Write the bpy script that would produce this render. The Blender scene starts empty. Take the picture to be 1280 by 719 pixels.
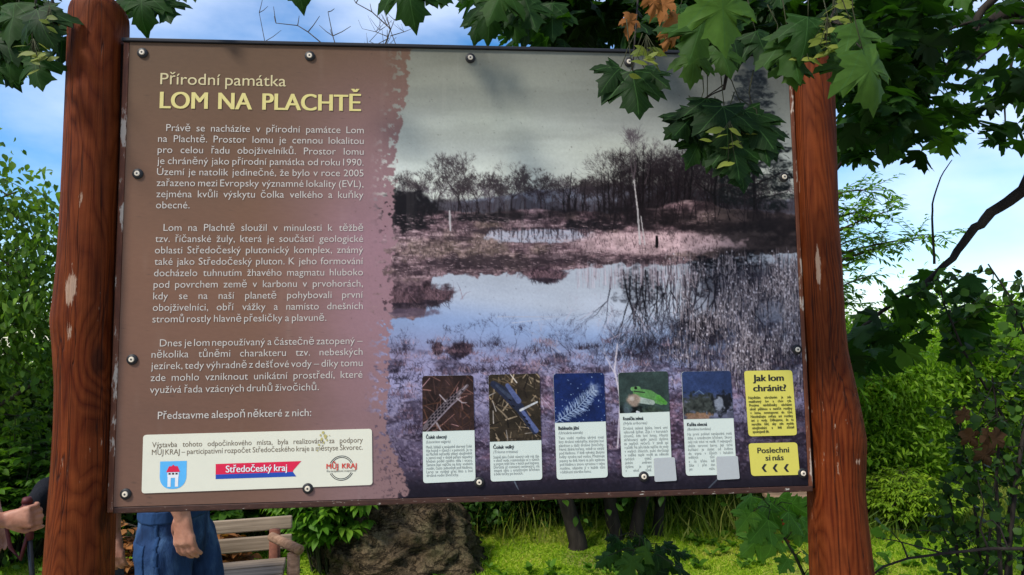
import bpy, bmesh, math, random, time
import numpy as np
from mathutils import Vector, Matrix
T0 = time.time()
R = math.radians
random.seed(11); RS = np.random.RandomState(11)
scene = bpy.context.scene
COL = scene.collection

# ---------------------------------------------------------------- camera, sky, sun, exposure
PW, PH, F = 1280., 719., 853.
PITCH, ROLL, CAM = 0.084340, -0.013183, Vector((0, 0, 1.6))
_c, _s = math.cos(PITCH), math.sin(PITCH)
FW, UP0, RT0 = Vector((0, _c, _s)), Vector((0, -_s, _c)), Vector((1, 0, 0))
RT = RT0*math.cos(ROLL)+UP0*math.sin(ROLL); UP = UP0*math.cos(ROLL)-RT0*math.sin(ROLL)
cd = bpy.data.cameras.new('camera'); cam = bpy.data.objects.new('camera', cd); COL.objects.link(cam)
cam.matrix_world = Matrix(((RT.x, UP.x, -FW.x, CAM.x), (RT.y, UP.y, -FW.y, CAM.y), (RT.z, UP.z, -FW.z, CAM.z), (0, 0, 0, 1)))
cd.sensor_fit = 'HORIZONTAL'; cd.sensor_width = 36; cd.lens = 36*F/PW; cd.clip_start = .05; cd.clip_end = 600
scene.camera = cam

SUN_DIR = Vector((-.62, -.56, .92)).normalized()          # towards the sun
SUN_EL = math.asin(SUN_DIR.z); SUN_AZ = math.atan2(SUN_DIR.x, SUN_DIR.y)
SKY_STRENGTH, SUN_STRENGTH, EXPOSURE = .125, 2.95, .75
w = bpy.data.worlds.new('World'); scene.world = w; w.use_nodes = True
nt = w.node_tree; N = nt.nodes; N.clear()
sky = N.new('ShaderNodeTexSky'); sky.sky_type = 'NISHITA'; sky.sun_disc = False; sky.sun_elevation = SUN_EL; sky.sun_rotation = SUN_AZ
sky.air_density = 1.0; sky.dust_density = .6; sky.ozone_density = 2.0
tc = N.new('ShaderNodeTexCoord'); mp = N.new('ShaderNodeMapping'); mp.inputs['Scale'].default_value = (1, 1, 2.3); mp.inputs['Location'].default_value = (.95, .55, .42)
nz = N.new('ShaderNodeTexNoise'); nz.inputs['Scale'].default_value = 2.1; nz.inputs['Detail'].default_value = 7; nz.inputs['Roughness'].default_value = .52
cr = N.new('ShaderNodeValToRGB'); cr.color_ramp.elements[0].position = .38; cr.color_ramp.elements[1].position = .68
cr.color_ramp.elements[0].color = (0, 0, 0, 1); cr.color_ramp.elements[1].color = (.8, .8, .8, 1)
mx = N.new('ShaderNodeMixRGB'); mx.inputs[2].default_value = (5.6, 6.1, 7.2, 1)
hs = N.new('ShaderNodeHueSaturation'); hs.inputs['Saturation'].default_value = 1.38
bg = N.new('ShaderNodeBackground'); bg.inputs[1].default_value = SKY_STRENGTH; out = N.new('ShaderNodeOutputWorld')
L = nt.links.new
L(tc.outputs['Generated'], mp.inputs[0]); L(mp.outputs[0], nz.inputs['Vector']); L(nz.outputs['Fac'], cr.inputs[0]); L(cr.outputs[0], mx.inputs[0])
L(sky.outputs[0], hs.inputs['Color']); L(hs.outputs[0], mx.inputs[1]); L(mx.outputs[0], bg.inputs[0]); L(bg.outputs[0], out.inputs[0])
sl = bpy.data.lights.new('sun', 'SUN'); sl.energy = SUN_STRENGTH; sl.angle = R(9); sl.color = (1, .955, .88)   # sun behind thin cloud
so = bpy.data.objects.new('sun', sl); COL.objects.link(so); so.rotation_euler = SUN_DIR.to_track_quat('Z', 'Y').to_euler()
vs = scene.view_settings; vs.view_transform = 'Standard'; vs.look = 'None'; vs.exposure = EXPOSURE; vs.gamma = 1; vs.use_curve_mapping = False
scene.render.engine = 'CYCLES'; cy = scene.cycles; cy.max_bounces = 6; cy.diffuse_bounces = 3; cy.glossy_bounces = 2; cy.transmission_bounces = 4; cy.transparent_max_bounces = 8
cy.use_denoising = True

# ---------------------------------------------------------------- helpers
def ray(px, py):
    return (FW*F+RT*(px-PW/2)-UP*(py-PH/2))
def at(px, py, Y):
    """the point that stands Y metres in front of the viewer's position in that direction"""
    d = ray(px, py); return CAM+d*(Y/d.y)
def ground_at(px, py):
    d = ray(px, py); return CAM+d*(-CAM.z/d.z)
def tag(o, label=None, cat=None, group=None, kind=None):
    if label: o['label'] = label
    if cat: o['category'] = cat
    if group: o['group'] = group
    if kind: o['kind'] = kind
    return o
def empty(name, loc, rz=0):
    o = bpy.data.objects.new(name, None); COL.objects.link(o); o.location = loc; o.rotation_euler = (0, 0, rz); o.empty_display_size = .1
    return o
def link(name, me, mat=None, parent=None):
    o = bpy.data.objects.new(name, me); COL.objects.link(o)
    if mat is not None and not me.materials:
        for m in (mat if isinstance(mat, (list, tuple)) else [mat]): me.materials.append(m)
    if parent is not None: o.parent = parent
    return o
def mesh(verts, faces, smooth=False, name='mesh', mats=None):
    me = bpy.data.meshes.new(name); me.from_pydata([tuple(v) for v in verts], [], faces); me.update()
    if smooth: me.polygons.foreach_set('use_smooth', [True]*len(me.polygons))
    if mats is not None: me.polygons.foreach_set('material_index', mats)
    return me
class MB:
    """collects shapes for ONE mesh"""
    def __init__(s): s.v = []; s.f = []; s.m = []
    def add(s, v, f, mi=0):
        b = len(s.v); s.v += [tuple(p) for p in v]; s.f += [tuple(i+b for i in q) for q in f]; s.m += [mi]*len(f)
    def box(s, x0, x1, y0, y1, z0, z1, mi=0):
        s.add([(x0, y0, z0), (x1, y0, z0), (x1, y1, z0), (x0, y1, z0), (x0, y0, z1), (x1, y0, z1), (x1, y1, z1), (x0, y1, z1)],
              [(0, 3, 2, 1), (4, 5, 6, 7), (0, 1, 5, 4), (1, 2, 6, 5), (2, 3, 7, 6), (3, 0, 4, 7)], mi)
    def tube(s, pts, rad, n=8, mi=0, cap=True):
        pts = [Vector(p) for p in pts]; b = len(s.v); ref = None
        for i, p in enumerate(pts):
            t = (pts[min(i+1, len(pts)-1)]-pts[max(i-1, 0)]); t = t.normalized() if t.length > 1e-9 else Vector((0, 0, 1))
            if ref is None: ref = t.orthogonal().normalized()
            ref = ref-t*ref.dot(t); ref = ref.normalized() if ref.length > 1e-6 else t.orthogonal().normalized()
            q = t.cross(ref); r = rad[i] if hasattr(rad, '__len__') else rad
            for k in range(n):
                a = 2*math.pi*k/n; s.v.append(tuple(p+ref*(math.cos(a)*r)+q*(math.sin(a)*r)))
        for i in range(len(pts)-1):
            for k in range(n):
                k2 = (k+1) % n; s.f.append((b+i*n+k, b+i*n+k2, b+(i+1)*n+k2, b+(i+1)*n+k)); s.m.append(mi)
        if cap:
            s.f.append(tuple(b+k for k in range(n))[::-1]); s.f.append(tuple(b+(len(pts)-1)*n+k for k in range(n))); s.m += [mi, mi]
    def build(s, name, mat, parent=None, smooth=False):
        return link(name, mesh(s.v, s.f, smooth, name, s.m), mat, parent)
def bevel(o, wd, seg=2):
    m = o.modifiers.new('bevel', 'BEVEL'); m.width = wd; m.segments = seg; m.limit_method = 'ANGLE'; return o

# ---------------------------------------------------------------- materials
KP = .74
def ink(c): return tuple(x*KP for x in lin(c)[:3])+(1,)
def lin(c):
    return tuple((x/12.92 if x <= .04045 else ((x+.055)/1.055)**2.4) for x in [k/255. for k in c])+(1,)
class Mat:
    def __init__(s, name, rough=.7, spec=.3):
        s.m = bpy.data.materials.new(name); s.m.use_nodes = True; s.t = s.m.node_tree; s.N = s.t.nodes
        s.b = s.N['Principled BSDF']; s.b.inputs['Roughness'].default_value = rough; s.b.inputs['Specular IOR Level'].default_value = spec
        s.out = s.N['Material Output']
    def n(s, kind, **kw):
        x = s.N.new('ShaderNode'+kind)
        for k, v in kw.items():
            if k.startswith('_'): setattr(x, k[1:], v)
            else: x.inputs[k.replace('_', ' ')].default_value = v
        return x
    def l(s, a, b): s.t.links.new(a, b)
    def obj(s, scale=(1, 1, 1)):
        c = s.n('TexCoord'); m = s.n('Mapping'); m.inputs['Scale'].default_value = scale; s.l(c.outputs['Object'], m.inputs[0]); return m.outputs[0]
    def noise(s, v, scale, detail=4, rough=.55, dist=0):
        x = s.n('TexNoise', Scale=scale, Detail=detail, Roughness=rough, Distortion=dist); s.l(v, x.inputs['Vector']); return x.outputs['Fac']
    def ramp(s, f, stops):
        x = s.n('ValToRGB'); e = x.color_ramp.elements
        while len(e) < len(stops): e.new(.5)
        for i, (p, c) in enumerate(stops): e[i].position = p; e[i].color = c if len(c) == 4 else tuple(c)+(1,)
        s.l(f, x.inputs[0]); return x.outputs[0]
    def mix(s, f, a, b, mode='MIX'):
        x = s.n('MixRGB', _blend_type=mode)
        for v, i in ((f, 0), (a, 1), (b, 2)):
            if hasattr(v, 'is_linked'): s.l(v, x.inputs[i])
            else: x.inputs[i].default_value = v
        return x.outputs[0]
    def math(s, op, a, b=0., c=None):
        x = s.n('Math', _operation=op)
        for v, i in ((a, 0), (b, 1), (c, 2)):
            if v is None: continue
            if hasattr(v, 'is_linked'): s.l(v, x.inputs[i])
            else: x.inputs[i].default_value = v
        return x.outputs[0]
    def bump(s, h, strength=.3, dist=.01):
        x = s.n('Bump', Strength=strength, Distance=dist); s.l(h, x.inputs['Height']); s.l(x.outputs[0], s.b.inputs['Normal'])
    def col(s, c):
        if hasattr(c, 'is_linked'): s.l(c, s.b.inputs['Base Color'])
        else: s.b.inputs['Base Color'].default_value = c
        return s
def plain(name, c, rough=.7, spec=.3, var=.12, scale=30):
    m = Mat(name, rough, spec); v = m.obj(); n = m.noise(v, scale, 4)
    m.col(m.mix(n, tuple(x*(1-var) for x in c[:3])+(1,), tuple(min(1, x*(1+var)) for x in c[:3])+(1,))); return m.m
def foliage(name, dark, mid, light, transl=.32, vein=False, rough=.5, attr=True):
    m = Mat(name, rough, .13)
    a = m.n('Attribute', _attribute_name='tint'); c = m.ramp(a.outputs['Fac'], [(0, dark), (.5, mid), (1, light)])
    n = m.noise(m.obj(), 3., 2); c = m.mix(.35, c, m.ramp(n, [(.3, (.55, .6, .5)), (.7, (1.2, 1.15, 1))]), 'MULTIPLY')
    if vein:
        uv = m.n('UVMap', _uv_map='leaf'); sp = m.n('SeparateXYZ'); m.l(uv.outputs[0], sp.inputs[0])
        x, y = sp.outputs[0], sp.outputs[1]
        ang = m.math('ARCTAN2', x, y); d = m.math('PINGPONG', m.math('ADD', m.math('DIVIDE', ang, .80), 10.), .5)
        r = m.math('SQRT', m.math('ADD', m.math('MULTIPLY', x, x), m.math('MULTIPLY', y, y)))
        dd = m.math('MULTIPLY', d, r); f = m.math('MULTIPLY', m.math('LESS_THAN', dd, .011), m.math('LESS_THAN', r, .93))
        sv = m.math('PINGPONG', m.math('SUBTRACT', m.math('MULTIPLY', r, 7.), m.math('MULTIPLY', d, 5.)), .5)
        f2 = m.math('MULTIPLY', m.math('LESS_THAN', sv, .05), .35)
        f = m.math('MAXIMUM', f, f2)
        c = m.mix(m.math('MULTIPLY', f, .55), c, tuple(min(1, k*2.2+.02) for k in mid[:3])+(1,))
        nn = m.noise(uv.outputs[0], 9, 3); c = m.mix(.3, c, m.ramp(nn, [(.3, (.6, .6, .6)), (.7, (1.25, 1.25, 1.2))]), 'MULTIPLY')
    m.col(c)
    tr = m.n('BsdfTranslucent'); m.l(m.mix(1., c, (1.5, 1.65, .55, 1), 'MULTIPLY'), tr.inputs[0])
    ms = m.n('MixShader'); ms.inputs[0].default_value = transl
    m.l(m.b.outputs[0], ms.inputs[1]); m.l(tr.outputs[0], ms.inputs[2]); m.l(ms.outputs[0], m.out.inputs[0])
    return m.m
def wood_stain(name='stained_wood'):
    m = Mat(name, .62, .07); v = m.obj()
    n1 = m.noise(m.obj((1, 1, .22)), 7, 5, .6, .6)
    wv = m.n('TexWave', _wave_type='RINGS', _rings_direction='SPHERICAL', Scale=1.0, Distortion=0); 
    big = m.noise(m.obj((4.6, 4.6, .75)), 1.7, 2, .4, .25)
    vo = m.n('TexVoronoi', Scale=1.); m.l(m.obj((4.4, 4.4, 2.1)), vo.inputs['Vector']); kd = vo.outputs['Distance']
    kn = m.ramp(kd, [(.0, (1, 1, 1)), (.30, (0, 0, 0))]); core = m.ramp(kd, [(.05, (1, 1, 1)), (.095, (0, 0, 0))])
    big = m.math('ADD', big, m.math('MULTIPLY', kn, .16))
    rings = m.math('PINGPONG', m.math('MULTIPLY', big, 24.), .5)
    rings = m.math('POWER', m.math('MULTIPLY', rings, 2.), .6)
    fine = m.noise(m.obj((170, 170, 3.2)), 2., 3, .6); fib = m.noise(m.obj((55, 55, 1.3)), 2., 4, .65)
    f = m.math('ADD', m.math('MULTIPLY', rings, .26), m.math('ADD', m.math('MULTIPLY', fine, .40), m.math('MULTIPLY', fib, .44)))
    c = m.ramp(f, [(.28, (.022, .003, .001)), (.47, (.070, .011, .002)), (.70, (.128, .027, .006))])
    c = m.mix(m.ramp(n1, [(.4, (0, 0, 0)), (.72, (.55, .55, .55))]), c, m.mix(fib, (.07, .016, .003, 1), (.145, .040, .011, 1)))
    mott = m.noise(v, 11, 5, .65); c = m.mix(m.math('MULTIPLY', core, .75), c, (.022, .006, .003, 1)); c = m.mix(.55, c, m.ramp(mott, [(.3, (.5, .48, .46)), (.7, (1.3, 1.26, 1.2))]), 'MULTIPLY')
    chip = m.noise(m.obj((60, 60, 9)), 1.3, 6, .7); patch = m.noise(m.obj((3, 3, 1.6)), 1.7, 2)
    ck = m.math('MULTIPLY', m.ramp(chip, [(.64, (0, 0, 0)), (.675, (1, 1, 1))]), m.ramp(patch, [(.53, (0, 0, 0)), (.60, (1, 1, 1))]))
    c = m.mix(m.math('MULTIPLY', ck, .8), c, (.34, .22, .15, 1))
    crack = m.noise(m.obj((34, 34, .7)), 1., 3, .5); m2 = m.ramp(m.math('ABSOLUTE', m.math('SUBTRACT', crack, .5)), [(.0, (1, 1, 1)), (.010, (0, 0, 0))])
    c = m.mix(m.math('MULTIPLY', m2, .85), c, (.02, .006, .004, 1))
    a = m.n('Attribute', _attribute_name='bare'); an = m.math('ADD', a.outputs['Fac'], m.math('MULTIPLY', m.math('SUBTRACT', m.noise(m.obj((70, 70, 11)), 1., 6, .7), .5), 2.1))
    c = m.mix(m.ramp(an, [(.45, (0, 0, 0)), (.60, (.8, .8, .8))]), c, m.mix(fib, (.20, .11, .06, 1), (.46, .34, .25, 1)))
    m.col(c); m.bump(m.math('ADD', m.math('ADD', f, m.math('MULTIPLY', mott, .8)), m.math('MULTIPLY', m2, -1.2)), .55, .004)
    return m.m
def bark(name, c0, c1, sc=1.):
    m = Mat(name, .9, .15); f = m.noise(m.obj((9*sc, 9*sc, 2.4*sc)), 2.2, 6, .62); m.col(m.ramp(f, [(.32, c0), (.68, c1)])); m.bump(f, .7, .02); return m.m
def weathered(name, c0, c1):
    m = Mat(name, .8, .2); f = m.noise(m.obj((1.4, 40, 40)), 1.6, 5, .6); g = m.noise(m.obj(), 3, 3)
    c = m.ramp(f, [(.3, c0), (.7, c1)]); c = m.mix(.5, c, m.ramp(g, [(.3, (.6, .58, .55)), (.7, (1.15, 1.1, 1.05))]), 'MULTIPLY'); m.col(c); m.bump(f, .4, .004); return m.m
WOOD = wood_stain()
M = dict(
    white_card=plain('printed_card', ink((216, 224, 212)), .5, .3, .02), cream=plain('printed_cream', ink((232, 228, 206)), .5, .3, .03),
    yellow=plain('printed_yellow', ink((220, 208, 92)), .5, .3, .03), sticker=plain('pale_sticker', ink((184, 187, 186)), .5, .3, .05, 120),
    t_body=plain('print_grey_white', ink((208, 199, 188)), .6), t_title=plain('print_straw', ink((212, 196, 146)), .6), t_head=plain('print_gold', ink((222, 206, 128)), .6),
    t_dark=plain('print_black', ink((34, 34, 38)), .6), t_grey=plain('print_grey', ink((138, 144, 139)), .6), t_olive=plain('print_olive', ink((70, 68, 34)), .6),
    t_brown=plain('print_brown', ink((122, 104, 82)), .6), t_white=plain('print_white', ink((240, 240, 240)), .6),
    red=plain('print_red', ink((226, 28, 72)), .6), blue=plain('print_blue', ink((28, 74, 170)), .6), sky=plain('print_sky_blue', ink((92, 184, 240)), .6), orange=plain('print_orange_red', ink((222, 66, 48)), .6),
    rubber=plain('black_rubber', (.012, .012, .013, 1), .55, .3), screw=plain('screw_metal', (.60, .52, .40, 1), .4, .5), slot=plain('screw_recess', (.05, .045, .04, 1), .6),
    dark_strip=plain('gap_shade', (.010, .005, .004, 1), .8, .1), cap=plain('dark_cap', (.015, .016, .02, 1), .6, .2),
)
# ---------------------------------------------------------------- printed pictures (computed colours)
class Canvas:
    """A picture in float sRGB, addressed in picture units (x right, y down)."""
    def __init__(s, x0, y0, x1, y1, k, seed):
        s.x0, s.y0, s.k = x0, y0, k
        s.w, s.h = int((x1-x0)*k), int((y1-y0)*k)
        s.a = np.zeros((s.h, s.w, 3)); s.r = np.random.RandomState(seed)
        yy, xx = np.mgrid[0:s.h, 0:s.w]
        s.X, s.Y = x0+(xx+.5)/k, y0+(yy+.5)/k
    def noise(s, sx, sy, octv=4, seed=0):
        r = np.random.RandomState(seed); out = np.zeros((s.h, s.w)); amp = 1.; tot = 0.
        for o in range(octv):
            fx, fy = s.X/sx*2**o+r.rand()*50, s.Y/sy*2**o+r.rand()*50
            g = r.rand(257, 257)
            ix, iy = np.floor(fx).astype(int), np.floor(fy).astype(int)
            tx, ty = fx-ix, fy-iy
            tx = tx*tx*(3-2*tx); ty = ty*ty*(3-2*ty)
            ix %= 256; iy %= 256
            v = (g[iy, ix]*(1-tx)+g[iy, ix+1]*tx)*(1-ty)+(g[iy+1, ix]*(1-tx)+g[iy+1, ix+1]*tx)*ty
            out += amp*v; tot += amp; amp *= .55
        return out/tot
    def mix(s, m, col):
        m = np.clip(m, 0, 1)[..., None]
        s.a = s.a*(1-m)+np.asarray(col, float)/255.*m if np.ndim(col) == 1 else s.a*(1-m)+col*m
    def strokes(s, S, col, var=.0, alpha=1.):
        """S rows x0,y0,x1,y1,w0,w1 in picture units."""
        S = np.asarray(S, float)
        if not len(S): return
        k = s.k
        L = np.hypot(S[:, 2]-S[:, 0], S[:, 3]-S[:, 1])*k
        n = np.maximum(2, (L*1.5).astype(int)+1)
        idx = np.repeat(np.arange(len(S)), n)
        t = (np.arange(n.sum())-np.repeat(np.cumsum(n)-n, n))/np.repeat(n-1, n)
        px = (S[idx, 0]+(S[idx, 2]-S[idx, 0])*t-s.x0)*k; py = (S[idx, 1]+(S[idx, 3]-S[idx, 1])*t-s.y0)*k
        w = (S[idx, 4]+(S[idx, 5]-S[idx, 4])*t)*k
        c = np.asarray(col, float)/255.
        cc = np.clip(c[None]*(1+var*(s.r.rand(len(S), 1)-.5)*2), 0, 1)
        R = int(np.ceil(w.max()/2+1))
        bx, by = np.floor(px).astype(int), np.floor(py).astype(int)
        x0, x1 = max(0, bx.min()-R), min(s.w, bx.max()+R+1); y0, y1 = max(0, by.min()-R), min(s.h, by.max()+R+1)
        if x1 <= x0 or y1 <= y0: return
        W_, N = x1-x0, (x1-x0)*(y1-y0); I, A = [], []; K = []
        for dy in range(-R, R+1):
            for dx in range(-R, R+1):
                qx, qy = bx+dx, by+dy
                a = np.clip(w/2+.5-np.hypot(qx+.5-px, qy+.5-py), 0, 1)*np.clip(w, 0, 1)
                ok = np.nonzero((a > 0) & (qx >= x0) & (qx < x1) & (qy >= y0) & (qy < y1))[0]
                I.append((qy[ok]-y0)*W_+qx[ok]-x0); A.append(a[ok]); K.append(idx[ok])
        I, A, K = np.concatenate(I), np.concatenate(A), np.concatenate(K)
        cov = np.bincount(I, A, N)
        cb = np.stack([np.bincount(I, A*cc[K, ch], N) for ch in range(3)], 1)/np.maximum(cov, 1e-6)[:, None]
        al = (np.clip(cov, 0, 1)*alpha).reshape(y1-y0, W_, 1)
        v = s.a[y0:y1, x0:x1]; v[:] = v*(1-al)+cb.reshape(y1-y0, W_, 3)*al
    def sample(s, x, y):
        fx = np.clip((x-s.x0)*s.k-.5, 0, s.w-1.001); fy = np.clip((y-s.y0)*s.k-.5, 0, s.h-1.001)
        ix, iy = fx.astype(int), fy.astype(int); tx, ty = (fx-ix)[..., None], (fy-iy)[..., None]
        a = s.a
        return (a[iy, ix]*(1-tx)+a[iy, ix+1]*tx)*(1-ty)+(a[iy+1, ix]*(1-tx)+a[iy+1, ix+1]*tx)*ty

def sstep(a, b, x):
    t = np.clip((x-a)/(b-a), 0, 1); return t*t*(3-2*t)

def bare_tree(r, x, y, h, lean=0., spread=.55, depth=6, w=1.6, flip=1, dense=3):
    out = []
    def grow(x, y, ang, ln, w, d):
        n = 2
        for i in range(n):
            a2 = ang+r.uniform(-.16, .16)
            x2, y2 = x+math.sin(a2)*ln/n, y-flip*math.cos(a2)*ln/n
            out.append((x, y, x2, y2, w, w*.85)); x, y, ang, w = x2, y2, a2, w*.85
        if d == 0: return
        for i in range(dense if d > 2 else r.randint(2, 4)):
            grow(x, y, ang*.8+r.uniform(-spread, spread)*1.35, ln*r.uniform(.6, .84), max(.22, w*r.uniform(.5, .72)), d-1)
    grow(x, y, lean, h*.32, w, depth)
    return out

def poly_mask(c, pts):
    P = np.asarray(pts, float); ins = np.zeros(c.X.shape, bool)
    j = len(P)-1
    for i in range(len(P)):
        xi, yi = P[i]; xj, yj = P[j]
        if yi != yj:
            ins ^= ((yi > c.Y) != (yj > c.Y)) & (c.X < (xj-xi)*(c.Y-yi)/(yj-yi)+xi)
        j = i
    return ins.astype(float)

def soft_blob(c, x, y, rx, ry, nz, edge=.5):
    d = np.hypot((c.X-x)/rx, (c.Y-y)/ry)+(nz-.5)*1.3
    return sstep(1+edge/2, 1-edge/2, d)

def tuft(r, x, y, n, ln, spread, w=.5, up=1):
    o = []
    for i in range(n):
        a = r.normal(0, .35)*spread; bx = x+r.normal(0, 1)*spread*ln*.5
        l = ln*r.uniform(.5, 1.1)
        mx, my = bx+math.sin(a)*l*.6, y-up*math.cos(a)*l*.6
        o.append((bx, y+r.uniform(-1, 1), mx, my, w, w*.8)); o.append((mx, my, mx+math.sin(a*1.8)*l*.4, my-up*math.cos(a*1.8)*l*.4, w*.8, w*.4))
    return o

def paint_panel():
    c = Canvas(128, 40, 1022, 648, 1.8, 5); r = c.r; X, Y = c.X, c.Y
    n1 = c.noise(60, 40, 5, 1); n2 = c.noise(9, 7, 4, 2); n3 = c.noise(140, 26, 4, 3); n4 = c.noise(3, 2.4, 2, 4)
    nh = c.noise(30, 4, 4, 6)
    # --- sky of the print
    t = sstep(55, 235, Y)[..., None]
    sky = np.array([128, 128, 114])/255.*(1-t)+np.array([200, 206, 196])/255.*t
    Ys = Y-(X-700)*.14
    st = c.noise(190, 30, 4, 11)
    sky = sky*(1+((sstep(.3, .7, st)-.5)*.10)[..., None])
    sky[..., 2] *= 1+.05*(c.noise(150, 50, 3, 12)-.4)
    sky *= (1-.30*sstep(690, 960, X+.5*(130-Y))*sstep(260, 90, Y))[..., None]
    c.a[:] = sky
    # far hills and blue haze
    hill = 240+8*np.sin(X/70.)+10*(n1-.5)
    c.mix(sstep(hill-3, hill+4, Y)*.75*sstep(500, 620, X)+sstep(hill-2, hill+5, Y)*.5, (112, 116, 134))
    # --- bare trees on the horizon
    far = []
    for i in range(130):
        x = r.uniform(495, 1000); far += bare_tree(r, x, 264+r.uniform(-3, 3), r.uniform(26, 48), r.uniform(-.15, .15), .55, 4, .8)
    c.strokes(far, (88, 76, 86), .25, .8)
    sc = sstep(0, 1, (Y-(243+14*(n2-.5)*2+6*(n1-.5)))/10)*sstep(275, 262, Y)
    c.mix(sc*.6, (66, 56, 62))
    trees = []
    for x, top, w in ((508, 216, 1.2), (528, 219, 1.3), (546, 199, 1.8), (573, 197, 2.2), (598, 214, 1.4), (612, 217, 1.3), (639, 210, 2.), (655, 222, 1.3),
                      (677, 217, 1.9), (714, 219, 1.6), (733, 223, 1.5), (748, 226, 1.3), (765, 222, 1.2), (690, 232, 1), (585, 228, 1), (625, 230, 1)):
        for q in range(2): trees += bare_tree(r, x+r.uniform(-5, 5)*q, 266, (266-top)*(1.0-.2*q), r.uniform(-.08, .08), .62, 6, w*(1-.4*q))
    c.strokes(trees, (56, 46, 50), .35, .85)
    # dark thicket right of the middle
    th = soft_blob(c, 838, 258, 66, 52, n2, .5)+soft_blob(c, 895, 250, 60, 44, n1, .4)*.8
    th *= (.55+.75*sstep(.35, .6, n4))
    c.mix(np.clip(th*.72, 0, .75), (44, 38, 42))
    tw = []
    for i in range(46):
        x = r.uniform(765, 925); tw += bare_tree(r, x, r.uniform(255, 272), r.uniform(50, 92), r.uniform(-.25, .25), .6, 5, 1.3)
    c.strokes(tw, (46, 38, 43), .4, .9)
    tr = []
    for i in range(44):
        x = r.uniform(705, 930); yb = r.uniform(258, 292); hh = r.uniform(50, 98)*(.55+.45*sstep(720, 800, x)); tr.append((x, yb, x+r.uniform(-5, 5), yb-hh, r.uniform(1, 2.2), .5)); tr += bare_tree(r, x, yb-hh*.35, hh*.7, r.uniform(-.2, .2), .55, 4, 1.)
    c.strokes(tr, (36, 30, 33), .35, .9)
    # conifer with its stepped crown
    pine = np.zeros_like(X)
    for yy in np.arange(94, 262, 6.):
        wd = 8+(yy-94)*.30*(1-.5*max(0, (yy-215)/50))+r.uniform(-6, 8)
        for q in range(5):
            pine = np.maximum(pine, soft_blob(c, 938+r.uniform(-1, 1)*wd, yy+r.uniform(-4, 4), 6+wd*.22, 4.2, n2, .5)*r.uniform(.6, 1))
    c.mix(pine*(.52+.6*sstep(.38, .6, n4)), (32, 36, 37))
    nd = []
    for i in range(900):
        yy = r.uniform(96, 250); wd = 10+(yy-94)*.30; x = 938+r.normal(0, .6)*wd; a = r.uniform(-1, 1)
        nd.append((x, yy, x+math.cos(a)*r.choice([-5, 5]), yy+math.sin(a)*4, .7, .3))
    c.strokes(nd, (46, 50, 50), .4, .8)
    c.strokes([(945, 285, 941, 200, 4.5, 3), (941, 200, 936, 98, 3, 1), (896, 292, 893, 240, 4, 3), (893, 240, 898, 205, 3, 1.2), (893, 245, 870, 228, 1.6, .8),
               (941, 225, 905, 212, 1.8, .7), (942, 232, 985, 212, 1.8, .7), (941, 210, 968, 190, 1.4, .5), (944, 250, 985, 240, 1.6, .6)], (32, 29, 30), .1)
    br = []
    for i in range(26):
        br += bare_tree(r, 941+r.uniform(-3, 3), r.uniform(190, 262), r.uniform(24, 44), r.choice([-1, 1])*r.uniform(.8, 1.5), .5, 4, 1.1)
    c.strokes(br, (40, 38, 39), .3, .85)
    # --- land
    ground_top = 264+9*(n1-.5)*2+5*np.sin(X/37.)*sstep(740, 800, X)-3*sstep(700, 900, X)+4*(n2-.5)
    g = sstep(-1.5, 1.5, Y-ground_top)
    pink = np.array([158, 126, 134])/255.; dk = np.array([84, 66, 74])/255.; lt = np.array([204, 170, 176])/255.; tan_ = np.array([168, 148, 122])/255.
    q = sstep(.30, .70, .4*nh+.6*n2)[..., None]; q2 = sstep(.55, .75, nh)[..., None]
    land = dk*(1-q)+pink*q; land = land*(1-q2*.6)+lt*q2*.6
    q3 = (sstep(.5, .7, n1)*.4)[..., None]; land = land*(1-q3)+tan_*q3
    land *= (.86+.5*(n4-.4))[..., None]
    c.mix(g, land)
    rd = sstep(840, 920, X+18*(n2-.5))*sstep(332, 318, Y+12*(n1-.5))*g
    c.mix(rd*.9, np.array([56, 49, 50])/255.*(.6+.9*n2)[..., None])
    ridge = soft_blob(c, 885, 275, 60, 9, n2, .6); c.mix(ridge*.5, (112, 94, 92))
    for x, y, rx, ry, a in ((517, 262, 30, 21, 1), (498, 262, 20, 24, 1), (605, 272, 52, 5.5, .9), (655, 271, 30, 4, .7), (618, 290, 36, 5, .8), (745, 281, 42, 7, .9), (800, 275, 50, 9, .85),
                            (615, 328, 66, 9, .85), (560, 331, 28, 8, .7), (700, 322, 46, 6, .55), (760, 329, 40, 6, .5), (575, 299, 18, 3, .5)):
        c.mix(soft_blob(c, x, y, rx, ry, n2, .6)*a*(.75+.5*n4), (40, 36, 40) if a >= .9 else (66, 54, 60))
    # back pool
    bp = soft_blob(c, 672, 295, 66, 9, n2*.6+.2, .25)*sstep(285, 288, Y)
    c.mix(bp, (176, 176, 194))
    c.strokes([(x, 285, x+r.uniform(-1, 1), 286+abs(r.normal(0, 9)), r.uniform(.6, 1.6), .5) for x in r.uniform(612, 738, 85)], (60, 54, 64), .3, .75)
    bank = soft_blob(c, 820, 303, 102, 15, n2*.7+.15, .4)*sstep(286, 292, Y); c.mix(bank*.85, lt*(.72+.6*n2)[..., None])
    c.strokes([(x, y, x+r.uniform(2, 7), y+r.uniform(-1., 1.), .6, .3) for x, y in zip(r.uniform(490, 900, 1500), r.uniform(268, 345, 1500))], (196, 166, 172), .3, .55)
    c.strokes([(x, y, x+r.uniform(-1.5, 1.5), y-r.uniform(1.5, 5), .7, .3) for x, y in zip(r.uniform(490, 900, 2600), r.uniform(268, 347, 2600))], (70, 54, 60), .4, .6)
    # scrub rooted on the near side of the bank
    sc = []
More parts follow.
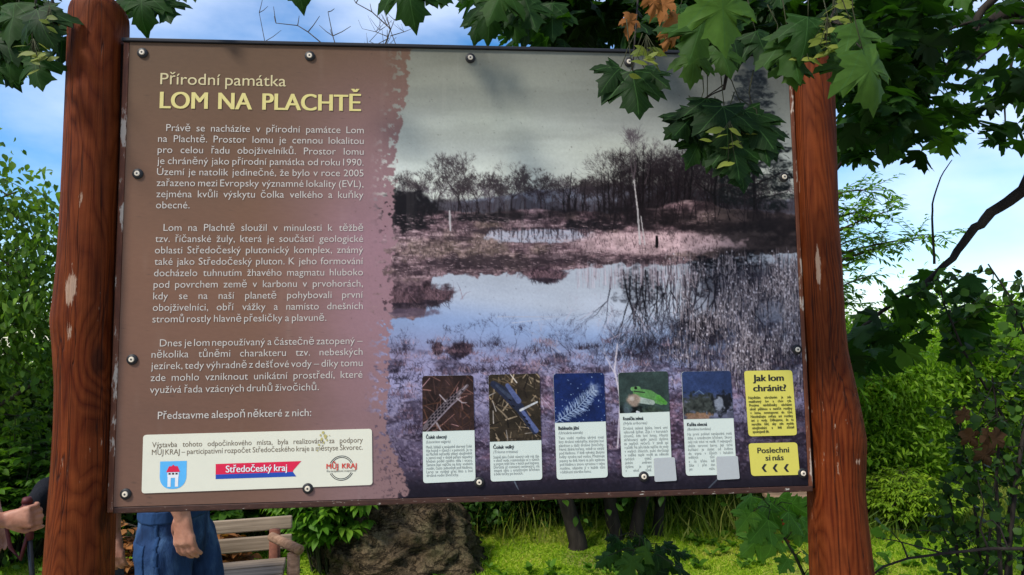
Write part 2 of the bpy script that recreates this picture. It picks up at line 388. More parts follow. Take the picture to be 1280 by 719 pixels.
    for i in range(44):
        x = r.uniform(735, 960); y = r.uniform(268, 292)-4*(x > 860); sc += bare_tree(r, x, y, r.uniform(22, 60), r.uniform(-.25, .25), .6, 4, 1.1)
    for i in range(40): x = r.uniform(500, 740); sc += bare_tree(r, x, r.uniform(266, 272), r.uniform(9, 18), r.uniform(-.3, .3), .6, 3, .7)
    c.strokes(sc, (42, 34, 38), .35, .85)
    for x, y, rx, ry in ((770, 268, 30, 12), (815, 272, 26, 16), (850, 275, 22, 14), (700, 268, 24, 7), (640, 267, 20, 5), (900, 284, 40, 9), (965, 280, 36, 14)): c.mix(soft_blob(c, x, y, rx, ry, n2, .8)*.75*(.5+.7*n4), (40, 34, 37))
    # birch on the bank
    c.strokes([(800, 305, 797, 262, 2.2, 1.6), (797, 262, 792, 222, 1.6, 1), (806, 306, 801, 270, 1.3, .9), (563, 288, 562, 264, 2, 2)], (196, 190, 194), .1, .9)
    bt = []
    for q in range(3): bt += bare_tree(r, 792, 225, 62, r.uniform(-.3, .25), .42, 5, .9)
    bt += bare_tree(r, 806, 230, 56, .3, .4, 5, .9)
    c.strokes(bt, (84, 74, 80), .25, .9)
    c.strokes([(821, 308, 821, 296, 4, 3)], (30, 26, 28))
    # --- water
    shore = np.interp(X, [486, 530, 541, 580, 640, 690, 730, 770, 830, 900, 1000], [398, 396, 345, 344, 343, 342, 333, 331, 333, 322, 316])+7*(n2-.5)*2
    wm = sstep(-1.2, 1.2, Y-shore)
    ty = Y-30*(sstep(480, 800, X)-.4)
    ta = sstep(340, 372, ty)[..., None]; tb = sstep(368, 412, ty)[..., None]; tc = sstep(405, 470, ty)[..., None]
    wat = np.array([176, 184, 200])/255.*(1-ta)+np.array([178, 187, 206])/255.*ta
    wat = wat*(1-tb)+np.array([140, 162, 206])/255.*tb
    wat = wat*(1-tc)+np.array([150, 146, 186])/255.*tc
    wat *= (1+.12*(n3-.5))[..., None]
    td = sstep(478, 575, Y)[..., None]; wat = wat*(1-td)+np.array([98, 86, 112])/255.*td
    c.mix(wm, wat)
    # reflections of the trees in the water
    rf = []
    for i in range(15):
        rf += bare_tree(r, r.uniform(760, 950), 335+r.uniform(-4, 14), r.uniform(60, 120), r.uniform(-.15, .15), .45, 5, 1.6, -1)
    c.strokes(rf, (54, 50, 64), .3, .75)
    rf = bare_tree(r, 895, 335, 120, -.15, .5, 6, 3.4, -1)+bare_tree(r, 880, 335, 100, .1, .6, 6, 2.4, -1)+bare_tree(r, 822, 340, 108, .05, .35, 6, 2, -1)
    c.strokes(rf, (30, 28, 36), .2, .92)
    rf = []
    for i in range(16): rf += bare_tree(r, r.uniform(775, 940), r.uniform(332, 352), r.uniform(70, 135), r.uniform(-.12, .12), .4, 5, 2.0, -1)
    c.strokes(rf, (34, 31, 39), .3, .85)
    db = np.maximum.reduce([soft_blob(c, 884, 410, 26, 17, n2, .4), soft_blob(c, 800, 360, 30, 26, n2, .6)*.55, soft_blob(c, 925, 350, 55, 30, n2, .6)*.8, soft_blob(c, 960, 440, 40, 30, n2, .6)*.8, soft_blob(c, 905, 330, 45, 9, n2, .5)])
    c.mix(db*(.5+.7*sstep(.35, .55, n4)), (28, 27, 33))
    # left tussocks
    for x, y, rx, ry in ((530, 369, 40, 14), (500, 372, 25, 15), (681, 344, 26, 9), (575, 437, 15, 9), (547, 436, 6, 8)):
        c.mix(soft_blob(c, x, y, rx, ry, n2*.8+.1, .4)*.95, np.array([74, 58, 66])/255.*(.5+1.0*n4)[..., None])
        c.strokes(tuft(r, x, y+ry*.4, int(rx*5), ry*1.5, rx/ry*.55, .6), (116, 88, 96), .45, .75)
        c.strokes(tuft(r, x, y+ry*.5, int(rx*4), ry*.9, rx/ry*.6, .6, -1), (52, 44, 54), .4, .7)
    c.mix(soft_blob(c, 510, 391, 34, 6, n2, .5)*.75, (98, 82, 100))
    # flooded sedge in the foreground
    pk = sstep(.5, .68, .6*n1+.4*n2)*sstep(420, 480, Y)*(1-.3*sstep(545, 610, Y))
    c.mix(pk*.7, np.array([142, 100, 118])/255.*(.55+.85*n4)[..., None])
    dk2 = sstep(.52, .66, c.noise(36, 12, 4, 21))*sstep(418, 460, Y); c.mix(dk2*.6, np.array([62, 50, 66])/255.*(.6+.8*n4)[..., None])
    cr = np.abs(c.noise(13, 10, 3, 91)-.5); c.mix(sstep(.022, .006, cr)*sstep(425, 470, Y)*.75, (52, 44, 60))
    cr = np.abs(c.noise(7, 6, 3, 92)-.5); c.mix(sstep(.03, .008, cr)*sstep(430, 480, Y)*.55, (66, 55, 74))
    c.mix(sstep(.56, .7, n4)*sstep(430, 480, Y)*.35, (190, 176, 206))
    for i in range(210):
        x, y = r.uniform(488, 1000), 426+abs(r.normal(0, 1))*66
        if y > 590: continue
        c.strokes(tuft(r, x, y, 22, r.uniform(6, 13), 1.3, .45), tuple(np.array(((62, 48, 60), (120, 92, 106), (40, 34, 46), (158, 128, 142))[i % 4])), .35, .8)
    tq = []
    for i in range(230):
        tq += bare_tree(r, r.uniform(486, 1000), r.uniform(430, 600), r.uniform(18, 60), r.uniform(-.9, .9), .7, 4, .55)
    c.strokes(tq, (44, 38, 54), .4, .75)
    tq = []
    for i in range(34):
        tq += bare_tree(r, r.uniform(640, 830), r.uniform(400, 520), r.uniform(20, 70), r.uniform(-1., 1.), .6, 3, .7)
    c.strokes(tq, (170, 156, 172), .3, .7)
    # reed bed on the right
    M = 5200
    xs, ys = r.uniform(790, 1006, M), r.uniform(322, 500, M)
    keep = r.rand(M) < np.clip((xs-815)/110., .03, 1)*np.clip((ys-300)/60., .2, 1)*np.clip((510-ys)/70., .1, 1)*np.clip(.25+1.9*(np.sin(xs*.071+ys*.03)*np.sin(ys*.052-xs*.02)+.35), .15, 1)
    xs, ys = xs[keep], ys[keep]
    rb = sstep(820, 930, X+30*(n2-.5))*sstep(318, 345, Y)*sstep(505, 440, Y); c.mix(rb*.55, np.array([74, 68, 82])/255.*(.45+1.1*n4)[..., None])
    c.strokes([(x+2, y+4, x+2+r.uniform(-1.2, 1.2), y-r.uniform(3, 16), .7, .4) for x, y in zip(xs, ys)], (38, 34, 44), .4, .75)
    c.strokes([(x, y, x+r.uniform(-1.3, 1.3), y-r.uniform(4, 17), .6, .35) for x, y in zip(xs, ys)], (146, 134, 142), .35, .75)
    c.strokes([(x+r.uniform(-9, 9), y+r.uniform(-9, 9), x+r.uniform(-7, 7), y-r.uniform(3, 12), .5, .3) for x, y in zip(xs[::2], ys[::2])], (172, 160, 166), .25, .65)
    c.strokes([(x, y, x+.2, y-1.6, 1.1, .9) for x, y in zip(xs[::4]+r.uniform(-3, 3, len(xs[::4])), ys[::4]-8)], (200, 192, 206), .15, .8)
    c.strokes([(x, 350+r.uniform(-8, 12), x+r.uniform(-1, 1), 340-r.uniform(0, 16), .5, .3) for x in r.uniform(720, 870, 260)], (168, 150, 162), .3, .65)
    wb = []
    for x, y, hh, l in ((774, 470, 95, -.25), (774, 480, 85, .2), (770, 460, 70, -.6), (700, 440, 50, -.8), (800, 470, 70, .5)): wb += bare_tree(r, x, y, hh, l, .5, 4, 1.)
    c.strokes(wb, (168, 158, 170), .25, .6)
    # white birch stem hanging into the foreground
    c.strokes([(772, 560, 776, 500, 1.6, 2.4), (776, 500, 768, 462, 2.2, 1.6), (768, 462, 772, 430, 1.5, 1), (776, 505, 784, 470, 1.4, .8), (768, 466, 757, 446, 1.1, .6)], (206, 196, 208), .05, .9)
    c.strokes([(622, 396, 700, 396, 1.1, .6), (640, 404, 690, 398, .7, .5)], (190, 190, 206), .1, .7)
    # dark foot of the print
    ft = sstep(566, 616, Y+12*(n1-.5)-np.clip(X-700, -250, 300)*-.02); c.mix(ft*.93, (40, 37, 48))
    c.mix(sstep(880, 1005, X)*sstep(470, 545, Y)*.45, (34, 31, 38))
    c.strokes([(648, 612, 641, 598, .6, 1.6), (886, 610, 899, 597, .7, 1.1)], (120, 136, 150), .1, .8)
    c.a *= (1+.05*(c.noise(1.6, 1.6, 1, 31)-.5))[..., None]
    # crisper ink: deeper blacks in the landscape
    lum = c.a.mean(2, keepdims=True); k = (sstep(150, 230, Y)*.9+.1)[..., None]
    gr = c.a.mean(2, keepdims=True); c.a = gr+(c.a-gr)*(1-.20*k)
    c.a = c.a*(1-k)+k*np.clip(.455+(c.a-.47)*1.17, .03, 1)*np.array([1.01, 1., .975])
    # --- brown text field with its torn, lichen-like edge
    ex = np.interp(Y, [40, 62, 80, 100, 130, 160, 195, 230, 262, 300, 350, 400, 450, 500, 540, 575, 600, 630], [514, 513, 511, 509, 505, 500, 494, 493, 490, 492, 490, 489, 486, 482, 485, 498, 507, 512])
    en = c.noise(14, 11, 5, 41); e2 = c.noise(5, 5, 3, 42)
    d = X-ex-(en-.5)*16-(e2-.5)*9
    lf = sstep(.8, -.8, d)
    hole = sstep(.60, .63, c.noise(6, 5, 4, 43))*sstep(-34, -3, X-ex); lf *= 1-hole*.9
    u = sstep(150, 500, X); v = sstep(60, 560, Y)
    def grade(tab): t_ = np.array(tab, float); return np.stack([np.interp(Y, t_[:, 0], t_[:, i]) for i in (1, 2, 3)], 2)/255.
    left = grade([(55, 104, 80, 60), (110, 110, 84, 64), (200, 119, 89, 70), (330, 129, 95, 76), (430, 127, 94, 77), (520, 121, 90, 75), (640, 122, 91, 76)])
    right = grade([(55, 112, 86, 68), (110, 128, 99, 90), (200, 150, 117, 119), (300, 164, 126, 136), (420, 160, 124, 132), (520, 150, 117, 121), (640, 142, 112, 112)])
    uu = (sstep(300, 480, X+18*(n1-.5))*.9)[..., None]
    fld = left*(1-uu)+right*uu
    fld *= (1+.03*(c.noise(40, 40, 3, 51)-.5)+.05*(c.noise(1.3, 1.3, 1, 52)-.5))[..., None]
    c.mix(lf, fld)
    sp = sstep(.70, .72, c.noise(2.6, 2.6, 2, 53))*sstep(440, 500, X)*.6; c.mix(sp*lf*(Y > 560), (52, 42, 48))
    # weathering: fine grime specks and faint run marks
    c.mix(sstep(.86, .90, c.noise(2.6, 2.6, 2, 61))*.3, (56, 50, 46)); run = sstep(.62, .8, c.noise(5, 160, 3, 62))*sstep(.45, .7, c.noise(70, 120, 3, 63)); c.mix(run*.10, (190, 184, 172)); c.mix(sstep(.5, .8, c.noise(120, 70, 4, 64))*.07, (70, 64, 56))
    c.a = np.clip(c.a, 0, 1)
    return c

def paint_card(kind):
    c = Canvas(0, 0, 66, 82, 5, 60+kind); r = c.r; X, Y = c.X, c.Y
    n1 = c.noise(18, 16, 4, 70+kind); n2 = c.noise(4, 4, 3, 80+kind)
    def fill(col, a=.5): c.a[:] = np.array(col)/255.*(1-a+2*a*n1)[..., None]
    def straw(n, cols, w0=1.2, w1=2.4, ln=26):
        for q in range(len(cols)):
            c.strokes([(x, y, x+math.cos(a)*l, y+math.sin(a)*l, w*.6, w) for x, y, a, l, w in zip(r.uniform(-8, 66, n), r.uniform(-8, 82, n), r.uniform(0, 3.1, n), r.uniform(8, ln, n), r.uniform(w0*.5, w1, n))], cols[q], .35, .85)
    if kind == 0:
        fill((48, 34, 32)); straw(34, [(60, 42, 34), (98, 68, 60), (124, 88, 80), (76, 50, 38)], .8, 2); straw(7, [(176, 134, 136)], .8, 1.6)
        body = [(2, 66, 14, 54, 5, 10), (14, 54, 34, 34, 10, 10), (34, 34, 46, 24, 10, 6), (46, 24, 58, 13, 6, 3.5)]
        c.strokes(body, (104, 92, 96)); c.strokes([(a+3, b+4, p+3, q+4, 1.3, 1.3) for a, b, p, q, _, _ in body[:3]], (142, 128, 136))
        c.strokes([(x, 68-x*1.02+o, x+1.6, 66.4-x*1.02+o, 1.8, 1.8) for x in np.arange(8, 44, 4.2) for o in (-4, 0, 4)], (24, 20, 26))
        c.strokes([(47, 24, 57, 13, 1, 1), (44, 29, 51, 35, 2, 1.2), (51, 35, 57, 35, 1.3, .8), (18, 60, 25, 72, 2.4, 1.4), (30, 33, 22, 24, 2, 1.2)], (160, 146, 148)); c.strokes([(51, 20, 52, 20, 2, 2)], (18, 14, 16))
    elif kind == 1:
        fill((52, 44, 34)); straw(30, [(64, 54, 40), (118, 98, 74), (150, 132, 108), (40, 32, 26)]); straw(9, [(212, 200, 190)], .8, 1.8)
        c.strokes([(6, 12, 22, 24, 8, 13), (22, 24, 40, 44, 13, 12), (40, 44, 58, 74, 12, 6)], (38, 42, 60))
        c.strokes([(24, 14, 38, 34, 5, 7), (42, 46, 60, 72, 4, 6)], (84, 94, 134)); c.strokes([(10, 14, 28, 30, 3, 5)], (92, 104, 128), .2, .5)
        c.strokes([(40, 46, 62, 36, 3, 2)], (196, 196, 196))
        c.strokes([(x, y, x+2, y+1, 1.6, 1.6) for x, y in ((44, 54), (47, 59), (50, 64), (46, 66), (30, 40), (26, 32))], (14, 14, 20))
    elif kind == 2:
        c.a[:] = np.array([24, 40, 88])/255.*(.75+.5*n1)[..., None]
        st = [(0, 62, 30, 44, 1.2, 1.2), (30, 44, 52, 22, 1.2, .8)]
        for t in np.linspace(.1, 1, 16):
            x, y = (30*t*2, 62-18*t*2) if t < .5 else (30+22*(t*2-1), 44-22*(t*2-1))
            for sgn in (-1, 1):
                a = -.7+sgn*1.15; l = 6+8*math.sin(t*3)
                for q in range(5):
                    b = a+r.uniform(-.3, .3); st.append((x, y, x+math.cos(b)*l*r.uniform(.5, 1), y+math.sin(b)*l*r.uniform(.5, 1), .8, .4))
        c.strokes(st, (168, 184, 204), .25, .75); c.mix(soft_blob(c, 52, 21, 8, 7, n2, .9)*.45, (190, 200, 214))
        c.strokes([(x, y, x+.3, y, 1, 1) for x, y in zip(r.uniform(0, 66, 60), r.uniform(0, 82, 60))], (170, 190, 220), .3, .8)
    elif kind == 3:
        c.a[:] = np.array([52, 66, 62])/255.*(.7+.6*n1)[..., None]
        c.mix(sstep(44, 52, Y-4*np.sin(X/9)+6*(n2-.5))*sstep(20, 34, X), np.array([58, 70, 58])/255.*(.5+n2)[..., None]); c.mix(soft_blob(c, 8, 55, 24, 12, n2, .6), (12, 16, 16))
        c.strokes([(23, 25, 40, 30, 9, 14), (40, 30, 56, 38, 14, 9)], (92, 142, 78)); c.strokes([(26, 35, 44, 39, 8, 6)], (158, 170, 158)); c.strokes([(18, 21, 26, 21, 5, 6)], (104, 152, 90))
        c.strokes([(52, 33, 61, 40, 7, 5)], (84, 148, 62)); c.mix(soft_blob(c, 19, 35, 9, 8, n2*.3+.35, .4), (158, 138, 122)); c.mix(soft_blob(c, 17, 33, 3, 3, n2*.3+.35, .8)*.6, (216, 206, 196))
        c.strokes([(22, 20, 23, 20, 3, 3)], (16, 18, 16)); c.strokes([(20, 24, 34, 26, 1.2, 1.2)], (40, 44, 36)); c.mix(soft_blob(c, 10, 48, 6, 8, n2, .9)*.5, (130, 150, 160)); c.strokes([(23, 50, 26, 51, 3, 2)], (206, 206, 206))
    else:
        c.a[:] = np.array([46, 60, 96])/255.*(.8+.4*n1)[..., None]
        c.mix(sstep(26, 44, Y+8*(n2-.5)), np.array([92, 94, 112])/255.*(.6+.8*c.noise(14, 3, 4, 99))[..., None])
        c.mix(soft_blob(c, 26, 42, 34, 13, n2, .5), np.array([54, 58, 54])/255.*(.4+1.2*n2)[..., None]); c.mix(soft_blob(c, 52, 41, 13, 14, n2, .4), (24, 26, 32)); c.mix(soft_blob(c, 48, 43, 6, 9, n2, .6)*.8, (154, 160, 172))
        c.mix(soft_blob(c, 20, 57, 16, 5, n2, .5)*.8, (150, 112, 84)); c.strokes([(16, 28, 22, 24, 1, 1), (22, 24, 28, 29, 1, 1)], (110, 130, 150), .2, .7)
    bl = c.a.copy(); n_ = 1
    for dx, dy in ((2, 0), (-2, 0), (0, 2), (0, -2), (1, 1), (-1, -1), (1, -1), (-1, 1)): bl += np.roll(np.roll(c.a, dx, 1), dy, 0); n_ += 1
    c.a = bl/n_*(1+.35*(c.noise(5, 5, 4, 200+kind)-.5)+.25*(c.noise(1.2, 1.2, 2, 210+kind)-.5))[..., None]
    c.a = np.clip(c.a, 0, 1)
    return c
# ---------------------------------------------------------------- ground (one sheet to the horizon)
def ground_material():
    m = Mat('meadow_soil', .95, .1); v = m.obj()
    a = m.noise(v, 1.1, 4); b = m.noise(v, 24, 4, .65)
    c = m.ramp(b, [(.3, (.10, .17, .010)), (.6, (.20, .29, .018)), (.8, (.28, .27, .06))])
    c = m.mix(m.ramp(a, [(.52, (0, 0, 0)), (.66, (.8, .8, .8))]), c, (.16, .125, .06, 1))
    sp = m.n('SeparateXYZ'); m.l(v, sp.inputs[0])                      # unseen gravel added in front of the board to bounce light onto it
    wob = m.math('MULTIPLY', m.noise(v, .9, 3), 1.4)
    k = m.ramp(m.math('ADD', sp.outputs[1], wob), [(.0, (1, 1, 1)), (1., (0, 0, 0))])
    mr = m.n('MapRange'); mr.inputs[1].default_value = 2.6; mr.inputs[2].default_value = 3.6; mr.inputs[3].default_value = 1; mr.inputs[4].default_value = 0
    m.l(m.math('ADD', sp.outputs[1], wob), mr.inputs[0])
    gv = m.ramp(m.noise(v, 60, 5, .7), [(.3, (.20, .17, .13)), (.7, (.42, .38, .31))])
    m.col(m.mix(mr.outputs[0], c, gv)); m.bump(b, .6, .03); return m.m
nx = 60
gv, gf = [], []
xs = [-300, -120, -60, -30]+list(np.linspace(-16, 16, nx))+[30, 60, 120, 300]; ys = [-300, -100, -40, -15]+list(np.linspace(-6, 18, 90))+[40, 100, 300]
def ground_z(x, y):
    if y < 3.5: return 0.
    k = min(1, max(0, (y-7.2)/6.8)); drop = -3*k*k*(3-2*k)               # the old quarry falls away behind the meadow
    if abs(x) > 16 or y > 18: return drop
    return drop+ .035*math.sin(x*1.3+.5)*math.sin(y*1.1)*min(1, (y-3.5)/2.)*max(0, 1-abs(y-5.5)/6)
for y in ys:
    for x in xs: gv.append((x, y, ground_z(x, y)))
for j in range(len(ys)-1):
    for i in range(len(xs)-1): gf.append((j*len(xs)+i, j*len(xs)+i+1, (j+1)*len(xs)+i+1, (j+1)*len(xs)+i))
tag(link('ground', mesh(gv, gf, True, 'ground'), ground_material()), kind='structure')

# ---------------------------------------------------------------- the information board
BX, BY, BZ, BH, BW, YAW = -.0969, 1.7112, 1.7990, 1.1312, 1.70, .08218
E = Vector((math.cos(YAW), math.sin(YAW), 0)); B = Vector((-math.sin(YAW), math.cos(YAW), 0)); O = Vector((BX, BY, 0))
def onb(px, py, off=0.):
    d = ray(px, py); t = (off-(CAM-O).dot(B))/d.dot(B); p = CAM+d*t-O
    return p.dot(E), p.z
def proj_np(x, z, off=0.):
    P = np.array(O)[None]+x[:, None]*np.array(E)[None]+np.array(B)[None]*off; P[:, 2] += z
    d = P-np.array(CAM)[None]; zc = d@np.array(FW)
    return PW/2+F*(d@np.array(RT))/zc, PH/2-F*(d@np.array(UP))/zc
board = empty('information_board', O, YAW)
tag(board, 'large brown information board with a pond picture, hung between two red-brown round posts', 'information board')
X0, X1, Z0, Z1 = -BW/2, BW/2, BZ-BH/2, BZ+BH/2

def post(outline, ztop, depth_c, flat_side, bare):
    """round peeled trunk: half-widths read down its length, slightly irregular, sawn flat towards the board"""
    ob = [(onb(l, y, depth_c), onb(r, y, depth_c)) for y, l, r in outline]
    zz = np.array([(a[1]+b[1])/2 for a, b in ob])[::-1]; cl = np.array([a[0] for a, b in ob])[::-1]; cr_ = np.array([b[0] for a, b in ob])[::-1]
    n, v, f, ba = 72, [], [], []
    zs = list(np.linspace(-.05, ztop-.06, 150))
    for i in range(1, 9):
        zs.append(ztop-.06+.06*math.sin(i/8*math.pi/2))
    r0 = np.random.RandomState(int(abs(ztop*1000)) % 997+flat_side)
    ph = r0.rand(6)*6.28
    for z in zs:
        l, rr = np.interp(z, zz, cl), np.interp(z, zz, cr_)
        if z < zz[0]: k = (zz[0]-z); l -= .012*k; rr += .012*k
        c, r = (l+rr)/2, (rr-l)/2
        if z > ztop-.06: r *= max(.02, math.sqrt(max(0, 1-((z-ztop+.06)/.06)**2)))*.6+.4*max(.02, 1-((z-ztop+.06)/.06)**4)
        for k in range(n):
            a = 2*math.pi*k/n
            q = r*(1+.012*math.sin(3*a+ph[0]+z*2)+.008*math.sin(5*a+ph[1]-z*5)+.006*math.sin(2*a+9*z+ph[2]))
            x, y = q*math.cos(a), q*math.sin(a)*.98
            x = x*flat_side
            if x > r*.80: x = r*.80+(x-r*.80)*.25
            x = x*flat_side
            v.append((c+x, depth_c+y, z)); ba.append(bare(c+x, depth_c+y, z))
    for j in range(len(zs)-1):
        for k in range(n):
            k2 = (k+1) % n; f.append((j*n+k, j*n+k2, (j+1)*n+k2, (j+1)*n+k))
    f.append(tuple((len(zs)-1)*n+k for k in range(n)))
    me = mesh(v, f, True, 'post'); at_ = me.attributes.new('bare', 'FLOAT', 'POINT'); at_.data.foreach_set('value', np.array(ba, np.float32))
    return link('post', me, WOOD, board)
def bump_at(px, py, rx, rz, off):
    x0, z0 = onb(px, py, off); return lambda x, y, z: max(0., 1-math.hypot((x-x0)/rx, (z-z0)/rz)) if y < off+.03 else 0.
b1 = bump_at(86, 362, .022, .075, -.06); b2 = bump_at(84, 415, .014, .05, -.06); b3 = bump_at(98, 250, .012, .05, -.06)
left_post = post([(-10, 90, 160), (30, 88, 160), (60, 87, 159), (100, 86, 158), (150, 84, 157), (200, 82, 156), (260, 79, 154), (330, 75, 152), (370, 71, 150), (400, 67, 149), (430, 70, 148), (480, 73, 147), (530, 72, 146), (580, 69, 145), (640, 64, 143), (719, 58, 141)],
                 at(120, -20, 1.6).z, .02, 1, lambda x, y, z: 1.15*b1(x, y, z)+.8*b2(x, y, z)+.5*b3(x, y, z))
c1 = bump_at(1027, 330, .010, .10, -.05); c2 = bump_at(1070, 576, .018, .022, -.05); c3 = bump_at(1030, 612, .012, .05, -.05)
right_post = post([(20, 984, 1036), (80, 985, 1038), (150, 986, 1041), (220, 988, 1043), (280, 991, 1045), (330, 994, 1049), (400, 999, 1053), (440, 1002, 1057), (480, 1004, 1066), (520, 1006, 1074), (550, 1008, 1079), (580, 1010, 1078), (610, 1012, 1077), (650, 1013, 1080), (719, 1015, 1088)],
                  at(1010, 34, 1.75).z, .02, -1, lambda x, y, z: .9*c1(x, y, z)+.9*c2(x, y, z)+.6*c3(x, y, z))
# wooden battens round the panel, added dark strips whose colour stands for shade in the gap to the posts, thin dark cap on top
bat = Mat('chipped_batten', .6, .3); _v = bat.noise(bat.obj((30, 30, 8)), 1.5, 5, .65)
bat.col(bat.ramp(_v, [(.35, (.075, .020, .008)), (.55, (.13, .040, .016)), (.60, (.42, .34, .27))])); BAT = bat.m
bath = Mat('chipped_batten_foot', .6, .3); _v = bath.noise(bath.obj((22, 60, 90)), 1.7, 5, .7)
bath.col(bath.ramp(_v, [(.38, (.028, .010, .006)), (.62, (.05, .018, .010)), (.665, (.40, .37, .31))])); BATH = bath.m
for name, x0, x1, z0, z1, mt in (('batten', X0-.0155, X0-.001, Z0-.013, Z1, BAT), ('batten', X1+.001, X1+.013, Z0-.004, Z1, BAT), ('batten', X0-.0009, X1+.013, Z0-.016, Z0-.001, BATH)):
    m = MB(); m.box(x0, x1, .0, .045, z0, z1); bevel(m.build(name, mt, board), .0025)
m = MB(); m.box(X0-.018, X1+.016, -.006, .05, Z1+.001, Z1+.010); bevel(m.build('cap_strip', M['cap'], board), .002)
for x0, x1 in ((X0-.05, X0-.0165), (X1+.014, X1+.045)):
    m = MB(); m.box(x0, x1, .012, .05, Z0-.01, Z1); m.build('shade_strip', M['dark_strip'], board)
m = MB(); m.box(X0, X1, .0015, .012, Z0, Z1); m.build('panel', M['rubber'], board)
m = MB()
for z in (Z0+.12, Z1-.18): m.box(X0-.02, X1+.02, .0125, .06, z, z+.07)
bevel(m.build('back_rail', WOOD, board), .004)

def srgb_lin(a): return np.where(a <= .04045, a/12.92, ((a+.055)/1.055)**2.4)
GAIN = .72
def colour_mat(name, rough=.5, spec=.10):
    m = Mat(name, rough, spec); a = m.n('Attribute', _attribute_name='ink'); m.col(a.outputs['Color']); return m.m
PRINT = colour_mat('printed_sheet')
def grid_mesh(name, V, nx, ny, cols):
    me = bpy.data.meshes.new(name); nv = nx*ny; me.vertices.add(nv); me.vertices.foreach_set('co', V.astype(np.float32).ravel())
    i, j = np.meshgrid(np.arange(nx-1), np.arange(ny-1)); a = (j*nx+i).ravel()
    q = np.stack([a, a+nx, a+nx+1, a+1], 1).astype(np.int32); nf = len(q)      # rows run downwards: front side faces the viewer
    me.loops.add(nf*4); me.loops.foreach_set('vertex_index', q.ravel()); me.polygons.add(nf)
    me.polygons.foreach_set('loop_start', np.arange(0, nf*4, 4, dtype=np.int32)); me.update(calc_edges=True)
    at_ = me.attributes.new('ink', 'FLOAT_COLOR', 'POINT'); c = np.ones((nv, 4), np.float32); c[:, :3] = np.clip(srgb_lin(cols)*GAIN, 0, .9); at_.data.foreach_set('color', c.ravel())
    return me
pic = paint_panel()
xsplit = onb(436, 300)[0]
gx = np.concatenate([np.linspace(X0, xsplit, 60, endpoint=False), np.linspace(xsplit, X1, 600)]); gz = np.linspace(Z1, Z0, 600)
XX, ZZ = np.meshgrid(gx, gz); px, py = proj_np(XX.ravel(), ZZ.ravel())
link('picture_print', grid_mesh('picture_print', np.stack([XX.ravel(), np.zeros(XX.size), ZZ.ravel()], 1), len(gx), len(gz), pic.sample(px, py)), PRINT, board)
print('panel', time.time()-T0)

# ---- lettering
_fc = bpy.data.curves.new('lettering', 'FONT'); _fo = bpy.data.objects.new('lettering', _fc); COL.objects.link(_fo); _cache = {}
def word(t, bold=0., res=3):
    bold = min(bold, 0.); k = (t, bold, res)
    if k not in _cache:
        _fc.body = t; _fc.offset = bold; _fc.resolution_u = res; _fc.size = 1
        dg = bpy.context.evaluated_depsgraph_get(); dg.update(); me = bpy.data.meshes.new_from_object(_fo.evaluated_get(dg))
        v = np.array([tuple(p.co) for p in me.vertices]) if len(me.vertices) else np.zeros((0, 3)); f = [tuple(p.vertices) for p in me.polygons]
        bpy.data.meshes.remove(me); _cache[k] = (v, f, (v[:, 0].min(), v[:, 0].max()) if len(v) else (0, 0))
    return _cache[k]
SP = .27
def width(t, bold=0.):
    ws = t.split(); return sum(word(w_, bold)[2][1]-word(w_, bold)[2][0] for w_ in ws)+SP*(len(ws)-1)
class Text(MB):
    def line(s, t, x, z, size, xs, right=None, y=-.0010, bold=0., slant=0., res=3):
        ws = t.split(); gap = SP*size*xs
        if right is not None and len(ws) > 1:
            tot = sum(word(k, bold, res)[2][1]-word(k, bold, res)[2][0] for k in ws)*size*xs; gap = (right-x-tot)/(len(ws)-1)
        for k in ws:
            v, f, (a, b) = word(k, bold, res)
            for n_, dx in enumerate((0,) if bold <= 0 else (-bold, -bold*.33, bold*.33, bold)): s.add([(x+(p[0]-a+p[1]*slant+dx)*size*xs, y-.00012*n_, z+p[1]*size) for p in v], f)
            x += (b-a)*size*xs+gap
def px_size(cap_px, px, py): return (onb(px, py-cap_px)[1]-onb(px, py)[1])/.682
def para(name, lines, cap, mat, natural, parent=None, y=-.0010, bold=0., dz=None, right=None):
    """lines: (text, left px, baseline px, right px or None); natural = (text, px left, px right, py) sets the letter width"""
    t = Text(); sz = px_size(cap, lines[0][1], lines[0][2])
    nw = onb(natural[2], natural[3])[0]-onb(natural[1], natural[3])[0]; xs = nw/(width(natural[0], bold)*sz)
    for tx, l, b, r in lines:
        x, z = onb(l, b); t.line(tx, x, z, sz, xs, None if r is None else (right if right else onb(r, b)[0]), y, bold)
    return t.build(name, mat, parent or board)
RGT = onb(454, 300)[0]
t = Text(); x, z = onb(200.5, 105.5); sz = px_size(14, 200, 105); t.line('Přírodní památka', x, z, sz, (onb(357.5, 107)[0]-x)/(sz*width('Přírodní památka')), onb(357.5, 107)[0], res=6); t.build('subtitle_text', M['t_title'], board)
t = Text(); x, z = onb(200.5, 135.5); sz = px_size(20.5, 200, 135); t.line('LOM NA PLACHTĚ', x, z, sz, (onb(451.5, 137)[0]-x)/(sz*width('LOM NA PLACHTĚ'))*.945, onb(450.5, 137)[0], bold=.03, res=6); t.build('title_text', M['t_head'], board)
